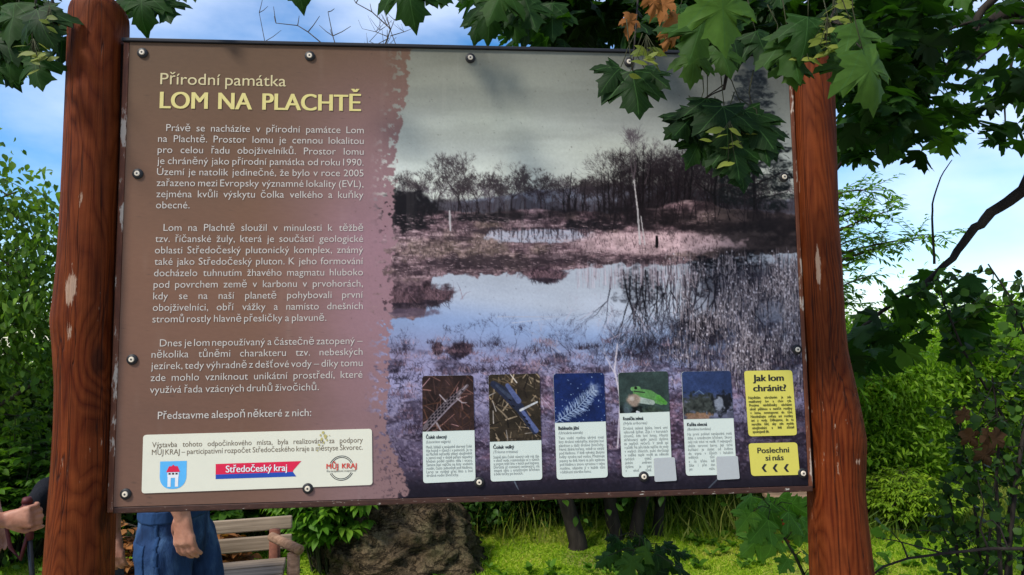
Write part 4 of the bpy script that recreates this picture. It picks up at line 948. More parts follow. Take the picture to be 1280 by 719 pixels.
r = np.random.RandomState(66); n = 380; x = r.uniform(-3.5, 4.5, n); y = r.uniform(4.3, 6., n); ph = np.sin(x*2.3+1)*np.sin(y*3.1); x, y = x[ph > -.2], y[ph > -.2]; n = len(x); k = np.repeat(np.arange(n), 7); m_ = len(k); az = r.rand(m_)*6.28
g = scatter('meadow_weeds', OV, np.stack([x[k]+r.normal(0, .015, m_), y[k]+r.normal(0, .015, m_), np.full(m_, .01)], 1), np.stack([np.cos(az), np.sin(az), r.uniform(.4, 1.6, m_)], 1), np.stack([r.normal(0, .3, m_), r.normal(0, .3, m_), np.ones(m_)], 1), r.uniform(.04, .095, m_), r.uniform(0, .8, m_), LEAF_MID); tag(g, 'broad-leaved weeds scattered through the meadow grass', None, None, 'stuff')
# ---- trees and shrubs behind the board, each where it stands
def tree_on(name, label, cat, seed, px, Y, h, rad, per, size, temps, mat, bk=None, group=None, **kw):
    p = at(px, 400, Y); return tree(name, label, cat, seed, (p.x, Y, ground_z(p.x, Y)), h, rad, per, size, temps, mat, bk, group, **kw)
tree_on('leafy_tree', 'loose green tree with drooping narrow leaves, left of the left post', 'tree', 2, 6, 5.8, 3.0, .055, 15, .064, OV, LEAF_LEFT, n_main=15, first=.10, spread=1., up=.5, droop=.25, spread_leaf=.17, droop_leaf=.8, tint=(.15, 1))
tree_on('leafy_tree', 'second drooping green tree, farther out beside the left edge', 'tree', 3, -200, 7.0, 3.0, .07, 24, .07, OV, LEAF_LEFT, n_main=14, first=.1, spread=1., up=.5, droop=.25, spread_leaf=.18, droop_leaf=.8)
# dark hedge row at the back: single shrubs
HG = 'shrubs closing off the back of the meadow'
for i, (px, Y, h, lab, mt) in enumerate([
        (-60, 6.4, 1.15, 'dark shrub low behind the left tree at the picture edge', LEAF_DARK), (70, 6.7, 1.1, 'dark shrub behind the left post', LEAF_DARK), (210, 6.4, 1.3, 'dark shrub straight behind the man in denim shorts', LEAF_DARK),
        (330, 6.5, 1.35, 'dark shrub behind the bench back', LEAF_DARK), (455, 6.6, 1.35, 'dark shrub behind the mound', LEAF_DARK), (585, 6.5, 1.3, 'dark shrub just right of the mound', LEAF_DARK),
        (690, 6.7, 1.35, 'dark shrub behind the leaning dark trunks', LEAF_DARK), (810, 6.9, 1.35, 'mid green shrub right of the dark trunks', LEAF_MID), (930, 6.9, 1.4, 'mid green shrub behind the small wooden post', LEAF_MID)]):
    tree_on('hedge_shrub', lab, 'shrub', 40+i, px, Y, h, .035, 26, .065, OV if i % 2 else DIA, mt, BARK_D, HG, n_main=18, first=.02, spread=1., up=.55, spread_leaf=.20, droop_leaf=.3, thin=.004)
for i, (px, Y, h, lab, mt, tp) in enumerate([
        (1105, 7.2, 1.42, 'dense mid green tree right behind the right post', LEAF_BRIGHT, LAN), (1215, 7.6, 1.5, 'dense green tree behind the dark round-leaved bush', LEAF_BRIGHT, OV), (1330, 7.6, 1.6, 'dense green tree beyond the right picture edge', LEAF_BRIGHT, OV),
        (1010, 7.5, 1.5, 'green tree hidden mostly behind the right part of the board', LEAF_MID, LAN)]):
    tree_on('meadow_tree', lab, 'tree', 70+i, px, Y, h, .06, 44, .062, tp, mt, BARK_D, 'trees along the meadow', n_main=18, first=.05, spread=1., up=.5, spread_leaf=.22, droop_leaf=.4, tint=(.2, 1), thin=.004)
for i, (px, Y, h, lab) in enumerate([(1165, 13.0, 4.3, 'pale yellow-green sunlit tree farthest back on the right'), (1265, 13.6, 4.5, 'second yellow-green sunlit tree at the far right edge'), (880, 15., 3.6, 'yellow-green tree hidden behind the board')]):
    tree_on('sunny_tree', lab, 'tree', 80+i, px, Y, h, .09, 34, .11, LAN, LEAF_YELLOW, BARK, 'yellow-green trees at the back', n_main=15, first=.12, spread=1., up=.55, spread_leaf=.3, droop_leaf=.4, thin=.005)
# far wood closing the horizon
r = np.random.RandomState(9); n = 42000; x = r.uniform(-60, 60, n); y = 24+r.normal(0, 3, n); hh = 3.6+1.4*np.sin(x*.35)+.9*np.sin(x*.9+1)+.7*np.sin(x*2.3)
z = -3.1+hh*r.rand(n)**.8
g = scatter('distant_woods', DIA, np.stack([x, y+r.normal(0, 1, n), z], 1), r.normal(0, 1, (n, 3)), r.normal(0, 1, (n, 3))+[0, -.5, .6], r.uniform(.3, .6, n), np.clip(r.normal(.5, .25, n), 0, 1), LEAF_MID); tag(g, 'far green wood along the horizon behind everything', None, None, 'stuff')

# feathery tree whose side branch shows right of the right post
def feather_tree():
    r = np.random.RandomState(31); Y = 6.2; p = at(1000, 400, Y); o = empty('feathery_tree', (p.x, Y, 0)); tag(o, 'light green feathery tree reaching out sideways from behind the right post', 'tree')
    top = at(1010, 215, Y); lines = [([(0, 0, -.05), (.03, 0, 1.2), (-.02, .02, 2.2), (top.x-p.x, 0, top.z)], [.05, .042, .03, .012])]; pos, ax, nr, tn = [], [], [], []
    ends = [(1105, 238), (1085, 262), (1180, 295), (1090, 292), (1150, 300), (1085, 320), (1090, 345), (1120, 262), (1075, 380), (1100, 410), (1130, 440), (1085, 450), (1070, 425), (1110, 470), (960, 250), (940, 330), (900, 380), (960, 420)]
    for ex, ey in ends:
        q = at(ex, ey, Y+r.uniform(-.5, .5)); q = np.array([q.x-p.x, q.y-Y, q.z]); s = np.array([0, 0, min(q[2]-.15, top.z-.3)+r.uniform(-.3, .05)]); m_ = (s+q)/2+[0, 0, .12]
        ts = np.linspace(0, 1, 10); C = [(1-t)**2*s+2*t*(1-t)*m_+t*t*q for t in ts]; lines.append((C, np.linspace(.016, .003, 10)))
        d = norm(q-s)
        for k in range(24):
            t = .22+.78*k/23.; b = (1-t)**2*s+2*t*(1-t)*m_+t*t*q+r.normal(0, .02, 3); sd = norm(np.cross(d, [0, 0, 1]))*(1 if k % 2 else -1)
            rd = norm(d*.5+sd*.55+r.normal(0, .3, 3)+[0, 0, r.uniform(-.4, .35)]); ln = r.uniform(.14, .26)
            lines.append(([b, b+rd*ln*.5, b+rd*ln+[0, 0, -.02]], [.0028, .002, .001]))
            for j in range(10):
                u = (j+1)/10.; w_ = norm(np.cross(rd, [0, 0, 1]))*(1 if j % 2 else -1); pos.append(b+rd*ln*u); ax.append(rd*.6+w_*.8+r.normal(0, .2, 3)); nr.append(r.normal(0, .4, 3)+[0, 0, 1]); tn.append(r.uniform(.3, 1))
    stems('trunk', lines, BARK, o); scatter('crown', LAN, pos, ax, nr, r.uniform(.05, .085, len(pos)), tn, LEAF_FRESH, o)
feather_tree()

# dark old trunks right of the mound
TG = 'dark trunks under the trees at the back of the meadow'
for i, (pts, rr_, lab) in enumerate([([(722, 676), (714, 648), (706, 622), (700, 560)], .085, 'thick dark leaning trunk, leftmost of the group behind the board'), ([(768, 664), (764, 640), (762, 615), (757, 560)], .075, 'straight dark trunk in the middle of the group behind the board'),
                                     ([(795, 664), (799, 640), (808, 612), (822, 560)], .07, 'dark trunk leaning right, beside the straight one'), ([(822, 662), (824, 640), (828, 612), (836, 560)], .055, 'slim dark trunk, rightmost of the group')]):
    Y = (5.55, 5.75, 5.75, 5.85)[i]; b = at(pts[0][0], pts[0][1], Y); o = empty('old_tree', (b.x, Y, 0)); tag(o, lab, 'tree', TG)
    P = [(0, 0, -.05)]+[tuple(Vector((at(a, c, Y).x-b.x, 0, max(.05, at(a, c, Y).z)))) for a, c in pts]
    P += [(P[-1][0]+.05, .05, P[-1][2]+.5), (P[-1][0]+.12, 0, P[-1][2]+1.1)]
    ln = [(P, [rr_*1.05, rr_*.85, rr_*.76, rr_*.72, rr_*.68, rr_*.5, rr_*.3])]; r = np.random.RandomState(90+i); tips = []
    for k in range(9):
        s = np.array(P[4])+[0, 0, r.uniform(-.1, 1.0)]; q = s+[r.uniform(-.9, .9), r.uniform(-.7, .7), r.uniform(.1, .8)]; ln.append(([s, (s+q)/2+[0, 0, .1], q], [.02, .014, .005])); tips += [(q, norm(q-s), 0), ((s+q)/2, norm(q-s), 0)]
    stems('trunk', ln, BARK_D, o, 10); crown('crown', r, tips, 120, .09, OV, LEAF_DARK, o, .28, .4)

# bright bush beside the bench
def compound_bush(name, label, seed, base, h, nst, rad, mat, leaf=.085, temps=OV, per=7, cat='bush', bk=None, spread=.55, tint=(.25, 1), every=3):
    r = np.random.RandomState(seed); o = empty(name, base); tag(o, label, cat); lines, pos, ax, nr, tn = [], [], [], [], []
    for i in range(nst):
        a = r.rand()*6.28; rr = rad*math.sqrt(r.rand()); top = np.array([math.cos(a)*rr, math.sin(a)*rr, h*r.uniform(.45, 1)*(1-.35*rr/rad)]); s = top*[.3, .3, 0]; n = 9
        C = [s+(top-s)*t+np.array([0, 0, .1*math.sin(t*3.1)]) for t in np.linspace(0, 1, n)]; lines.append((C, np.linspace(.009, .003, n))); tt0 = r.uniform(*tint)
        for k in range(every, n):
            for q in range(3):
                az = r.rand()*6.28; rd = norm(np.array([math.cos(az), math.sin(az), r.uniform(-.1, .7)])); l = r.uniform(.12, .22)*spread/.55; b = C[k]; e = b+rd*l+[0, 0, -.15*l]
                lines.append(([b, e], [.002, .001]))
                for j in range(per):
                    u = .3+.7*(j+1)/per; sd = norm(np.cross(rd, [0, 0, 1]))*(1 if j % 2 else -1); pos.append(b+(e-b)*u); ax.append(rd*.7+(sd*.9 if j < per-1 else 0)+[0, 0, -.25]+r.normal(0, .15, 3)); nr.append(r.normal(0, .35, 3)+[0, 0, 1]); tn.append(np.clip(tt0+r.normal(0, .15), 0, 1))
    stems('stem', lines, bk or STEM, o, 5); scatter('foliage', temps, pos, ax, nr, leaf*r.uniform(.7, 1.2, len(pos)), tn, mat, o); return o
p = at(412, 600, 5.0); compound_bush('ash_bush', 'bright green ash bush with toothed leaflets right of the bench', 5, (p.x, 5.0, 0), 1.1, 40, .36, LEAF_FRESH, .085, LAN2)
p = at(290, 600, 5.6); compound_bush('wild_bush', 'dark green bush seen through the slats of the bench', 6, (p.x, 5.6, 0), 1.1, 34, .6, LEAF_MID, .09, tint=(.0, .6))
p = at(20, 600, 5.4); compound_bush('wild_bush', 'dark green bush behind the hand with the walking pole', 7, (p.x, 5.4, 0), 1.15, 40, .6, LEAF_MID, .075, tint=(0, .6))
p = at(130, 600, 5.8); compound_bush('wild_bush', 'dark green bush behind the left post and the walker', 8, (p.x, 5.8, 0), 1.1, 34, .6, LEAF_MID, .08, tint=(0, .6))
p = at(160, 700, 3.6); compound_bush('dead_plant', 'withered orange-brown plant between the left post and the man in shorts', 12, (p.x, 3.6, 0), .82, 16, .15, LEAF_BROWN, .06, OV, 5, 'dead plant', BARK, .35, (.2, .9), 2)
p = at(262, 700, 4.0); compound_bush('dead_plant', 'smaller withered brown plant behind the left end of the bench', 13, (p.x, 4.0, 0), .70, 9, .16, LEAF_BROWN, .075, OV, 5, 'dead plant', BARK, .35, (.1, .7), 2)
p = at(1135, 640, 6.0); compound_bush('weedy_clump', 'pale green clump of tall weeds at the meadow edge right of the right post', 14, (p.x, 6.0, 0), .5, 90, .42, LEAF_YELLOW, .048, LAN, 9, 'weeds', None, .5, (.1, .7))

# bare twigs that rise above the board's top edge
def bare():
    r = np.random.RandomState(77); Y = 5.2; b = at(440, 100, Y); o = empty('bare_tree', (b.x, Y, 0)); tag(o, 'leafless dead tree whose thin twigs stick up above the board', 'tree'); L_ = []
    def pt(x, y, d=0): q = at(x, y, Y+d); return (q.x-b.x, q.y-Y, q.z)
    L_.append(([(0, 0, -.05), (.02, 0, 1.5), (-.01, 0, 2.6), pt(440, 130)], [.045, .04, .03, .02]))
    def twig(ps, w, sub):
        P = [pt(*q) for q in ps]; L_.append((P, np.linspace(w, w*.35, len(P))))
        for i in range(sub):
            k = r.randint(1, len(ps)); x, y = ps[k]; a = r.uniform(-2.6, -.4); l = r.uniform(8, 26); L_.append(([pt(x, y), pt(x+math.cos(a)*l*.5, y+math.sin(a)*l*.5+1), pt(x+math.cos(a)*l, y+math.sin(a)*l)], [w*.5, w*.4, w*.25]))
    twig([(440, 130), (420, 80), (402, 54), (385, 40), (372, 32), (345, 29)], .008, 5); twig([(440, 130), (425, 75), (416, 45), (410, 15)], .008, 5); twig([(440, 130), (470, 80), (484, 50), (488, 36), (465, 15), (445, 4)], .009, 7)
    twig([(440, 130), (500, 70), (488, 38), (493, 25)], .007, 6); twig([(440, 130), (480, 60), (462, 52), (475, 38)], .006, 7); twig([(488, 45), (505, 40), (515, 36)], .004, 5); twig([(440, 130), (345, 70), (331, 52), (324, 16)], .006, 3); twig([(485, 46), (470, 40), (453, 36)], .004, 4); twig([(486, 48), (470, 56), (460, 62)], .004, 4)
    stems('trunk', L_, BARK, o, 5)
bare()

# boulder
def boulder():
    bm = bmesh.new(); bmesh.ops.create_icosphere(bm, subdivisions=6, radius=1); r = random.Random(3); from mathutils import noise as mn
    for v in bm.verts:
        d = v.co.copy(); k = 1+.22*mn.fractal(d*1.6, 1, 2, 4)+.07*mn.fractal(d*6, 1, 2, 4)+.02*mn.noise(d*22); v.co = Vector((d.x*.60, d.y*.46, d.z*.50))*k
        if v.co.x > .2 and v.co.z > -.1: v.co.z *= max(.15, 1-(v.co.x-.2)*1.15)
    me = bpy.data.meshes.new('boulder'); bm.to_mesh(me); bm.free(); me.polygons.foreach_set('use_smooth', [True]*len(me.polygons))
    m = Mat('granite', .95, .1); v = m.obj(); a = m.noise(v, 5, 7, .68); b = m.noise(v, 34, 5, .7)
    c = m.ramp(a, [(.33, (.06, .042, .026)), (.55, (.20, .145, .09)), (.72, (.44, .34, .22))]); c = m.mix(.7, c, m.ramp(b, [(.32, (.35, .34, .3)), (.7, (1.25, 1.2, 1.1))]), 'MULTIPLY')
    mo = m.ramp(m.noise(v, 2.6, 4), [(.5, (0, 0, 0)), (.62, (.7, .7, .7))]); c = m.mix(mo, c, (.06, .06, .026, 1)); cw = m.noise(m.obj((1, 1, 2.2)), 3.2, 6, .7, .8); ck = m.ramp(m.math('ABSOLUTE', m.math('SUBTRACT', cw, .5)), [(.0, (1, 1, 1)), (.03, (0, 0, 0))]); c = m.mix(m.math('MULTIPLY', ck, .8), c, (.02, .015, .01, 1)); gr = m.noise(v, 120, 3, .7); c = m.mix(.5, c, m.ramp(gr, [(.35, (.5, .5, .5)), (.65, (1.4, 1.4, 1.35))]), 'MULTIPLY'); m.col(c); m.bump(m.math('ADD', m.math('ADD', a, b), m.math('MULTIPLY', ck, -.8)), 1., .06)
    o = link('boulder', me, m.m); p = at(512, 690, 5.2); o.location = (p.x, 5.2, .02); o.rotation_euler = (0, 0, .3); tag(o, 'rough grey-brown boulder mound under the middle of the board', 'boulder')
boulder()
# small wooden post stand far right under the board
o = empty('wooden_stand', tuple(at(1000, 680, 5.5).xy)+(0,)); tag(o, 'small red-brown wooden stand with a slab top beyond the meadow, left of the right post', 'wooden stand')
m = MB(); m.tube([(-.11, 0, -.05), (-.11, 0, .38)], .028, 10); m.build('leg', WOOD, o); m = MB(); m.tube([(.14, 0, -.05), (.14, 0, .36)], .034, 10); m.build('leg', WOOD, o)
m = MB(); m.box(-.24, .26, -.12, .12, .362, .40); bevel(m.build('slab_top', weathered('slab_wood', (.20, .12, .07), (.36, .25, .17)), o), .008)

# ---------------------------------------------------------------- the maple over the board
mp_base = Vector((3.05, 2.75, 0)); maple = empty('maple_tree', mp_base); tag(maple, 'large dark maple hanging its leaves and branches over the top right of the board', 'tree')
LOC = lambda p: Vector(p)-mp_base
lp, la, ln_, ls, lt = [], [], [], [], []       # near leaves
stalks = MB()
mr_ = np.random.RandomState(21)
def leaf(px, py, Y, size, ang, tilt=.35, tint=.5, roll=0.):
    """a leaf whose base hangs at that point; ang = way its tip points in the view (0 down, + towards the right)"""
    b = at(px, py, Y); d = (-UP*math.cos(ang)+RT*math.sin(ang)); n = -FW; ax = d*math.cos(tilt)+n*math.sin(tilt)*1.; nn = n*math.cos(tilt)-d*math.sin(tilt)*-1*0+UP*.25+RT*roll
    p0 = LOC(b); q0 = p0-ax.normalized()*size*.35+Vector((0, 0, size*.28)); q1 = q0+Vector((mr_.normal(0, .02), mr_.normal(0, .02)+.02, size*.45)); stalks.tube([p0, (p0+q0)/2-ax*.004, q0, q1], [.0011, .0011, .0012, .0014], 5)
    if 118 <= py <= 195 and px > 850: tint *= .45  # shade on this hanging cluster put into a darker leaf tint
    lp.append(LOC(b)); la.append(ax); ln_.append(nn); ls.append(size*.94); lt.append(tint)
for a_ in [
    (790, 88, 1.50, .125, .1, .3, .25), (776, 84, 1.52, .09, -.7, .5, .2), (806, 86, 1.54, .085, .75, .4, .2),
    (902, -18, 1.25, .135, .12, -.15, 1.0, .1), (880, 20, 1.36, .12, -.35, .3, .62), (868, 62, 1.42, .085, -.1, .2, .75), (898, 55, 1.44, .09, .25, .3, .68), (915, 45, 1.5, .085, .1, .5, .15), (945, 40, 1.48, .10, .3, .3, .25), (850, 10, 1.5, .11, -.5, .3, .45),
    (1065, 30, 1.35, .105, .5, .2, .8, .3), (1078, 62, 1.32, .135, .35, .05, .92, .2), (1062, 70, 1.42, .10, -.35, .3, .7), (1040, 40, 1.45, .10, .2, .4, .4), (985, 42, 1.42, .12, .15, .2, .6), (990, 72, 1.45, .085, .0, .3, .8), (970, 55, 1.5, .09, -.4, .5, .2), (1010, 20, 1.4, .11, -.2, .3, .5),
    (884, 122, 1.46, .10, -.15, .35, .35), (905, 132, 1.44, .12, .05, .3, .30), (870, 140, 1.48, .10, -.75, .4, .28), (930, 138, 1.46, .125, .55, .3, .38), (915, 175, 1.45, .105, .12, .25, .5), (895, 170, 1.5, .09, -.3, .4, .6), (946, 150, 1.5, .11, .35, .3, .22), (875, 175, 1.5, .075, -.5, .4, .75), (925, 190, 1.47, .095, .05, .15, .45), (950, 165, 1.46, .085, .15, .3, .55), (860, 150, 1.5, .08, -.9, .3, .3),
    (22, 55, 1.60, .105, -.2, .2, .55), (42, 68, 1.58, .10, .3, .2, .5), (8, 40, 1.6, .12, -.5, .3, .3), (78, 48, 1.75, .09, .2, .4, .15), (60, 20, 1.65, .10, .2, .3, .35), (20, 5, 1.6, .12, 0, .3, .55), (45, 10, 1.55, .12, .5, .3, .25), (2, 75, 1.6, .08, -.3, .3, .6),
    (178, -12, 1.70, .12, .05, .2, .50), (198, -5, 1.72, .10, .5, .3, .3), (165, -10, 1.8, .10, -.2, .3, .3), (218, -28, 1.7, .085, .5, .3, .4), (507, -32, 1.45, .13, .18, .15, .45), (524, -25, 1.5, .09, .7, .3, .35), (372, -42, 1.5, .105, .1, .2, .45), (556, -28, 1.6, .085, -.1, .2, .5), (575, -22, 1.6, .06, .1, .2, .4), (240, -32, 1.6, .08, .2, .3, .3),
    (615, -2, 1.78, .13, -.1, .2, .45), (640, 10, 1.82, .115, .1, .3, .5), (603, 20, 1.9, .09, -.3, .3, .35), (655, -5, 1.75, .12, .3, .3, .35), (632, -20, 1.7, .13, -.4, .2, .6), (690, 5, 1.8, .12, 0, .3, .3)]:
    leaf(*a_)
def fill(n, poly, Y, size, tint, droop=.45, seed=0):
    r = np.random.RandomState(seed); P = np.array(poly, float); k = 0; x0, y0 = P.min(0); x1, y1 = P.max(0)
    while k < n:
        x, y = r.uniform(x0, x1), r.uniform(y0, y1); ins = False; j = len(P)-1
        for i in range(len(P)):
            if (P[i][1] > y) != (P[j][1] > y) and x < (P[j][0]-P[i][0])*(y-P[i][1])/(P[j][1]-P[i][1])+P[i][0]: ins = not ins
            j = i
        if not ins: continue
        k += 1; d = r.uniform(*Y); b = at(x, y, d); az = r.rand()*6.28; ax = np.array([math.cos(az), math.sin(az), -droop+r.normal(0, .35)]); nr = np.array([0, 0, 1.])+r.normal(0, .45, 3)
        lp.append(LOC(b)); la.append(ax); ln_.append(nr); ls.append(r.uniform(*size)); lt.append(r.uniform(*tint))
fill(130, [(590, -60), (1060, -60), (1060, 40), (960, 55), (830, 40), (760, 60), (640, 40), (600, 20)], (1.86, 2.6), (.09, .14), (0, .5), .6, 1)
fill(70, [(640, -40), (840, -40), (840, 45), (760, 58), (650, 50)], (2.0, 2.7), (.10, .15), (0, .25), .5, 2)
fill(36, [(-60, -60), (70, -60), (60, 30), (30, 70), (-60, 90)], (1.6, 2.2), (.09, .13), (0, .5), .6, 3)
fill(12, [(-60, -160), (900, -160), (900, -60), (-60, -60)], (1.5, 2.2), (.09, .13), (0, .6), .6, 4)
fill(95, [(820, -30), (1060, -30), (1060, 60), (1000, 75), (960, 60), (860, 40)], (1.8, 2.5), (.09, .14), (0, .55), .6, 6)
stalks.build('leaf_stalk', STEM, maple, True).__setitem__('kind', 'stuff')
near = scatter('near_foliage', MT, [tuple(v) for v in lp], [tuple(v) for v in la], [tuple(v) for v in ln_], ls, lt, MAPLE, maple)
lp, la, ln_, ls, lt = [], [], [], [], []
# the crown to the right, and overhead out of view
fill(520, [(1030, -80), (1420, -80), (1420, 170), (1290, 180), (1240, 178), (1205, 172), (1180, 190), (1150, 196), (1120, 185), (1085, 180), (1050, 170), (1035, 60)], (2.5, 4.4), (.08, .13), (.0, .9), .4, 7)
fill(140, [(1040, -20), (1180, -20), (1175, 120), (1140, 180), (1050, 160)], (2.3, 3.2), (.10, .15), (.0, .5), .4, 8)
fill(60, [(1045, 150), (1085, 165), (1080, 200), (1045, 190)], (3.4, 4.2), (.08, .12), (.1, .6), .4, 9)
fill(85, [(1060, 400), (1100, 370), (1140, 345), (1180, 330), (1235, 345), (1240, 385), (1200, 400), (1160, 392), (1165, 415), (1150, 432), (1100, 445), (1055, 462)], (2.9, 3.6), (.075, .125), (.2, 1), .75, 10)
fill(22, [(1050, 400), (1110, 385), (1120, 430), (1090, 450), (1050, 468)], (2.7, 3.3), (.10, .14), (.0, .4), .45, 11)
fill(30, [(1185, 380), (1225, 390), (1232, 425), (1200, 435)], (2.9, 3.3), (.10, .14), (.2, .8), .45, 12)
r = np.random.RandomState(13); n = 750
for i in range(n):
    v = r.normal(0, 1, 3); v /= np.linalg.norm(v); v *= r.rand()**.33; c = np.array([3.4, 2.4, 4.8])+v*[1.6, 1.7, 1.1]
    lp.append(Vector(c)-mp_base); la.append((r.normal(), r.normal(), -.5)); ln_.append((r.normal(0, .4), r.normal(0, .4), 1)); ls.append(r.uniform(.10, .16)); lt.append(r.uniform(0, .7))
scatter('crown', MTF, [tuple(v) for v in lp], [tuple(v) for v in la], [tuple(v) for v in ln_], ls, lt, MAPLE_FAR, maple)
print('leaves', time.time()-T0)
# limbs
def limb(ps, r0, r1, name='limb', n=8, mat=None):
    P = [LOC(p if isinstance(p, Vector) else at(*p)) for p in ps]; m = MB(); Q = []
    for i in range(len(P)-1):
        for k in range(4):
            t = k/4.; p0, p1, p2, p3 = P[max(i-1, 0)], P[i], P[i+1], P[min(i+2, len(P)-1)]
            Q.append(.5*((2*p1)+(p2-p0)*t+(2*p0-5*p1+4*p2-p3)*t*t+(3*p1-p0-3*p2+p3)*t**3)+Vector(mr_.normal(0, .10, 3))*r0)
    Q.append(P[-1]); m.tube(Q, list(np.linspace(r0, r1, len(Q))), n); return m.build(name, mat or BARK_D, maple, True)
tk = lambda z, dx=0.: Vector((mp_base.x+dx, mp_base.y, z))
m = MB(); m.tube([(0, 0, -.1), (.03, 0, .1), (.0, 0, .8), (-.05, .02, 1.8), (-.02, 0, 2.8), (.05, 0, 3.8), (.1, .05, 5.2)], [.24, .19, .165, .15, .13, .10, .03], 18); m.build('trunk', BARK_D, maple, True)
limb([tk(2.0, -.05), (1330, 190, 2.9), (1280, 236, 3.0), (1240, 266, 3.05), (1212, 295, 3.08), (1180, 333, 3.1), (1130, 372, 3.1), (1078, 408, 3.1)], .036, .007)
limb([tk(2.6), (1330, 60, 3.2), (1280, 14, 3.4), (1236, 30, 3.45), (1195, 78, 3.4), (1150, 118, 3.3), (1120, 140, 3.3), (1085, 165, 3.4)], .05, .010)
limb([tk(2.9), (1320, -40, 3.2), (1240, 0, 3.3), (1212, 45, 3.3), (1190, 85, 3.3)], .034, .008)
limb([(1085, 175, 3.5), (1066, 190, 3.6), (1045, 212, 3.7), (1020, 240, 3.8)], .012, .008); limb([(1210, 55, 3.4), (1170, 60, 3.4), (1120, 90, 3.4), (1080, 100, 3.4)], .012, .004)
limb([tk(2.4), (1330, 100, 3.1), (1285, 62, 3.2), (1250, 55, 3.2), (1205, 90, 3.2)], .02, .005); limb([(1270, 50, 3.2), (1262, 90, 3.2), (1256, 130, 3.2), (1257, 155, 3.2)], .008, .003); limb([(1290, 28, 3.3), (1215, 28, 3.35), (1180, 40, 3.3)], .014, .005)
over = [tk(3.3), Vector((2.3, 2.3, 3.25)), Vector((1.4, 1.95, 3.0)), Vector((.5, 1.85, 2.83)), Vector((-.4, 1.8, 2.78)), Vector((-1.3, 1.75, 2.72))]
limb(over, .05, .008)
limb([(910, -30, 1.9), (914, 30, 1.6), (912, 70, 1.5), (908, 92, 1.47), (905, 112, 1.46)], .008, .003); limb([(905, 112, 1.46), (890, 118, 1.46), (875, 130, 1.47)], .0018, .0012); limb([(906, 105, 1.46), (885, 120, 1.46), (868, 134, 1.48)], .0014, .001)
limb([(800, -40, 1.9), (795, 30, 1.6), (791, 88, 1.5)], .003, .0014); limb([(1075, -40, 1.8), (1040, 20, 1.45), (1062, 30, 1.36)], .004, .002); limb([(1040, 20, 1.45), (1076, 60, 1.33)], .002, .0014)
limb([(40, -60, 1.75), (45, 0, 1.62), (30, 50, 1.6)], .004, .0016); limb([(85, 60, 1.8), (70, 30, 1.72), (60, -50, 1.75)], .003, .004); limb([(507, -36, 1.46), (505, -90, 1.6)], .0016, .003); limb([(182, -14, 1.7), (190, -90, 1.75)], .0016, .003)
limb([(1168, 330, 3.1), (1166, 290, 3.1), (1166, 255, 3.1), (1176, 222, 3.1), (1190, 200, 3.1)], .006, .002)
# seed wings and dead leaves
def samara(px, py, Y, n, seed, sz=.034, sp=16):
    r = np.random.RandomState(seed); P, A, Nn = [], [], []
    for i in range(n):
        b = at(px+r.normal(0, sp*.6), py+r.normal(0, sp*.75), Y+r.uniform(-.03, .03)); s = 1 if i % 2 else -1
        P.append(tuple(LOC(b))); d = RT*s*r.uniform(.7, 1)+UP*r.uniform(-.5, .45)-FW*r.uniform(-.2, .5); A.append(tuple(d)); Nn.append(tuple(-FW+UP*.6+Vector(r.normal(0, .4, 3))))
    sm_ = MB()
    for b_ in P: sm_.tube([b_, tuple((Vector(b_)+LOC(at(px, py-sp*1.6, Y)))/2), tuple(LOC(at(px, py-sp*1.8, Y)))], [.0007, .0007, .0009], 4)
    sm_.build('seed_stalk', STEM, maple, True)['kind'] = 'stuff'
    scatter('seed_cluster', [oval_template(3, .19, 3, .1, .15), oval_template(4, .22, 3, .1, .2)], P, A, Nn, sz*r.uniform(.8, 1.25, n), r.uniform(.3, .9, n), SEED, maple)
samara(808, 72, 1.44, 14, 1); samara(1034, 50, 1.38, 18, 2); samara(912, 180, 1.43, 11, 3); samara(1042, 20, 1.4, 9, 4); samara(42, 70, 1.52, 14, 5, .032, 12); samara(62, 28, 1.55, 9, 6, .03, 12); samara(1008, 78, 1.40, 6, 7, .03, 8)
DT = [maple_template(50+i, True, .10) for i in range(3)]
def dead(pts, seed, sz):
    r = np.random.RandomState(seed)
    for px, py, Y in pts:
        b = at(px, py, Y); scatter('dead_leaf', [DT[seed % 3]], [tuple(LOC(b))], [tuple(-UP+RT*r.uniform(-.5, .5)-FW*.2)], [tuple(-FW+RT*r.uniform(-.6, .6))], [sz*r.uniform(.85, 1.15)], [r.uniform(.35, .9)], LEAF_BROWN, maple); seed += 1
dead([(818, -8, 1.38), (834, -4, 1.42), (846, 18, 1.44), (840, 36, 1.45), (788, 18, 1.6), (826, 2, 1.5)], 1, .075)

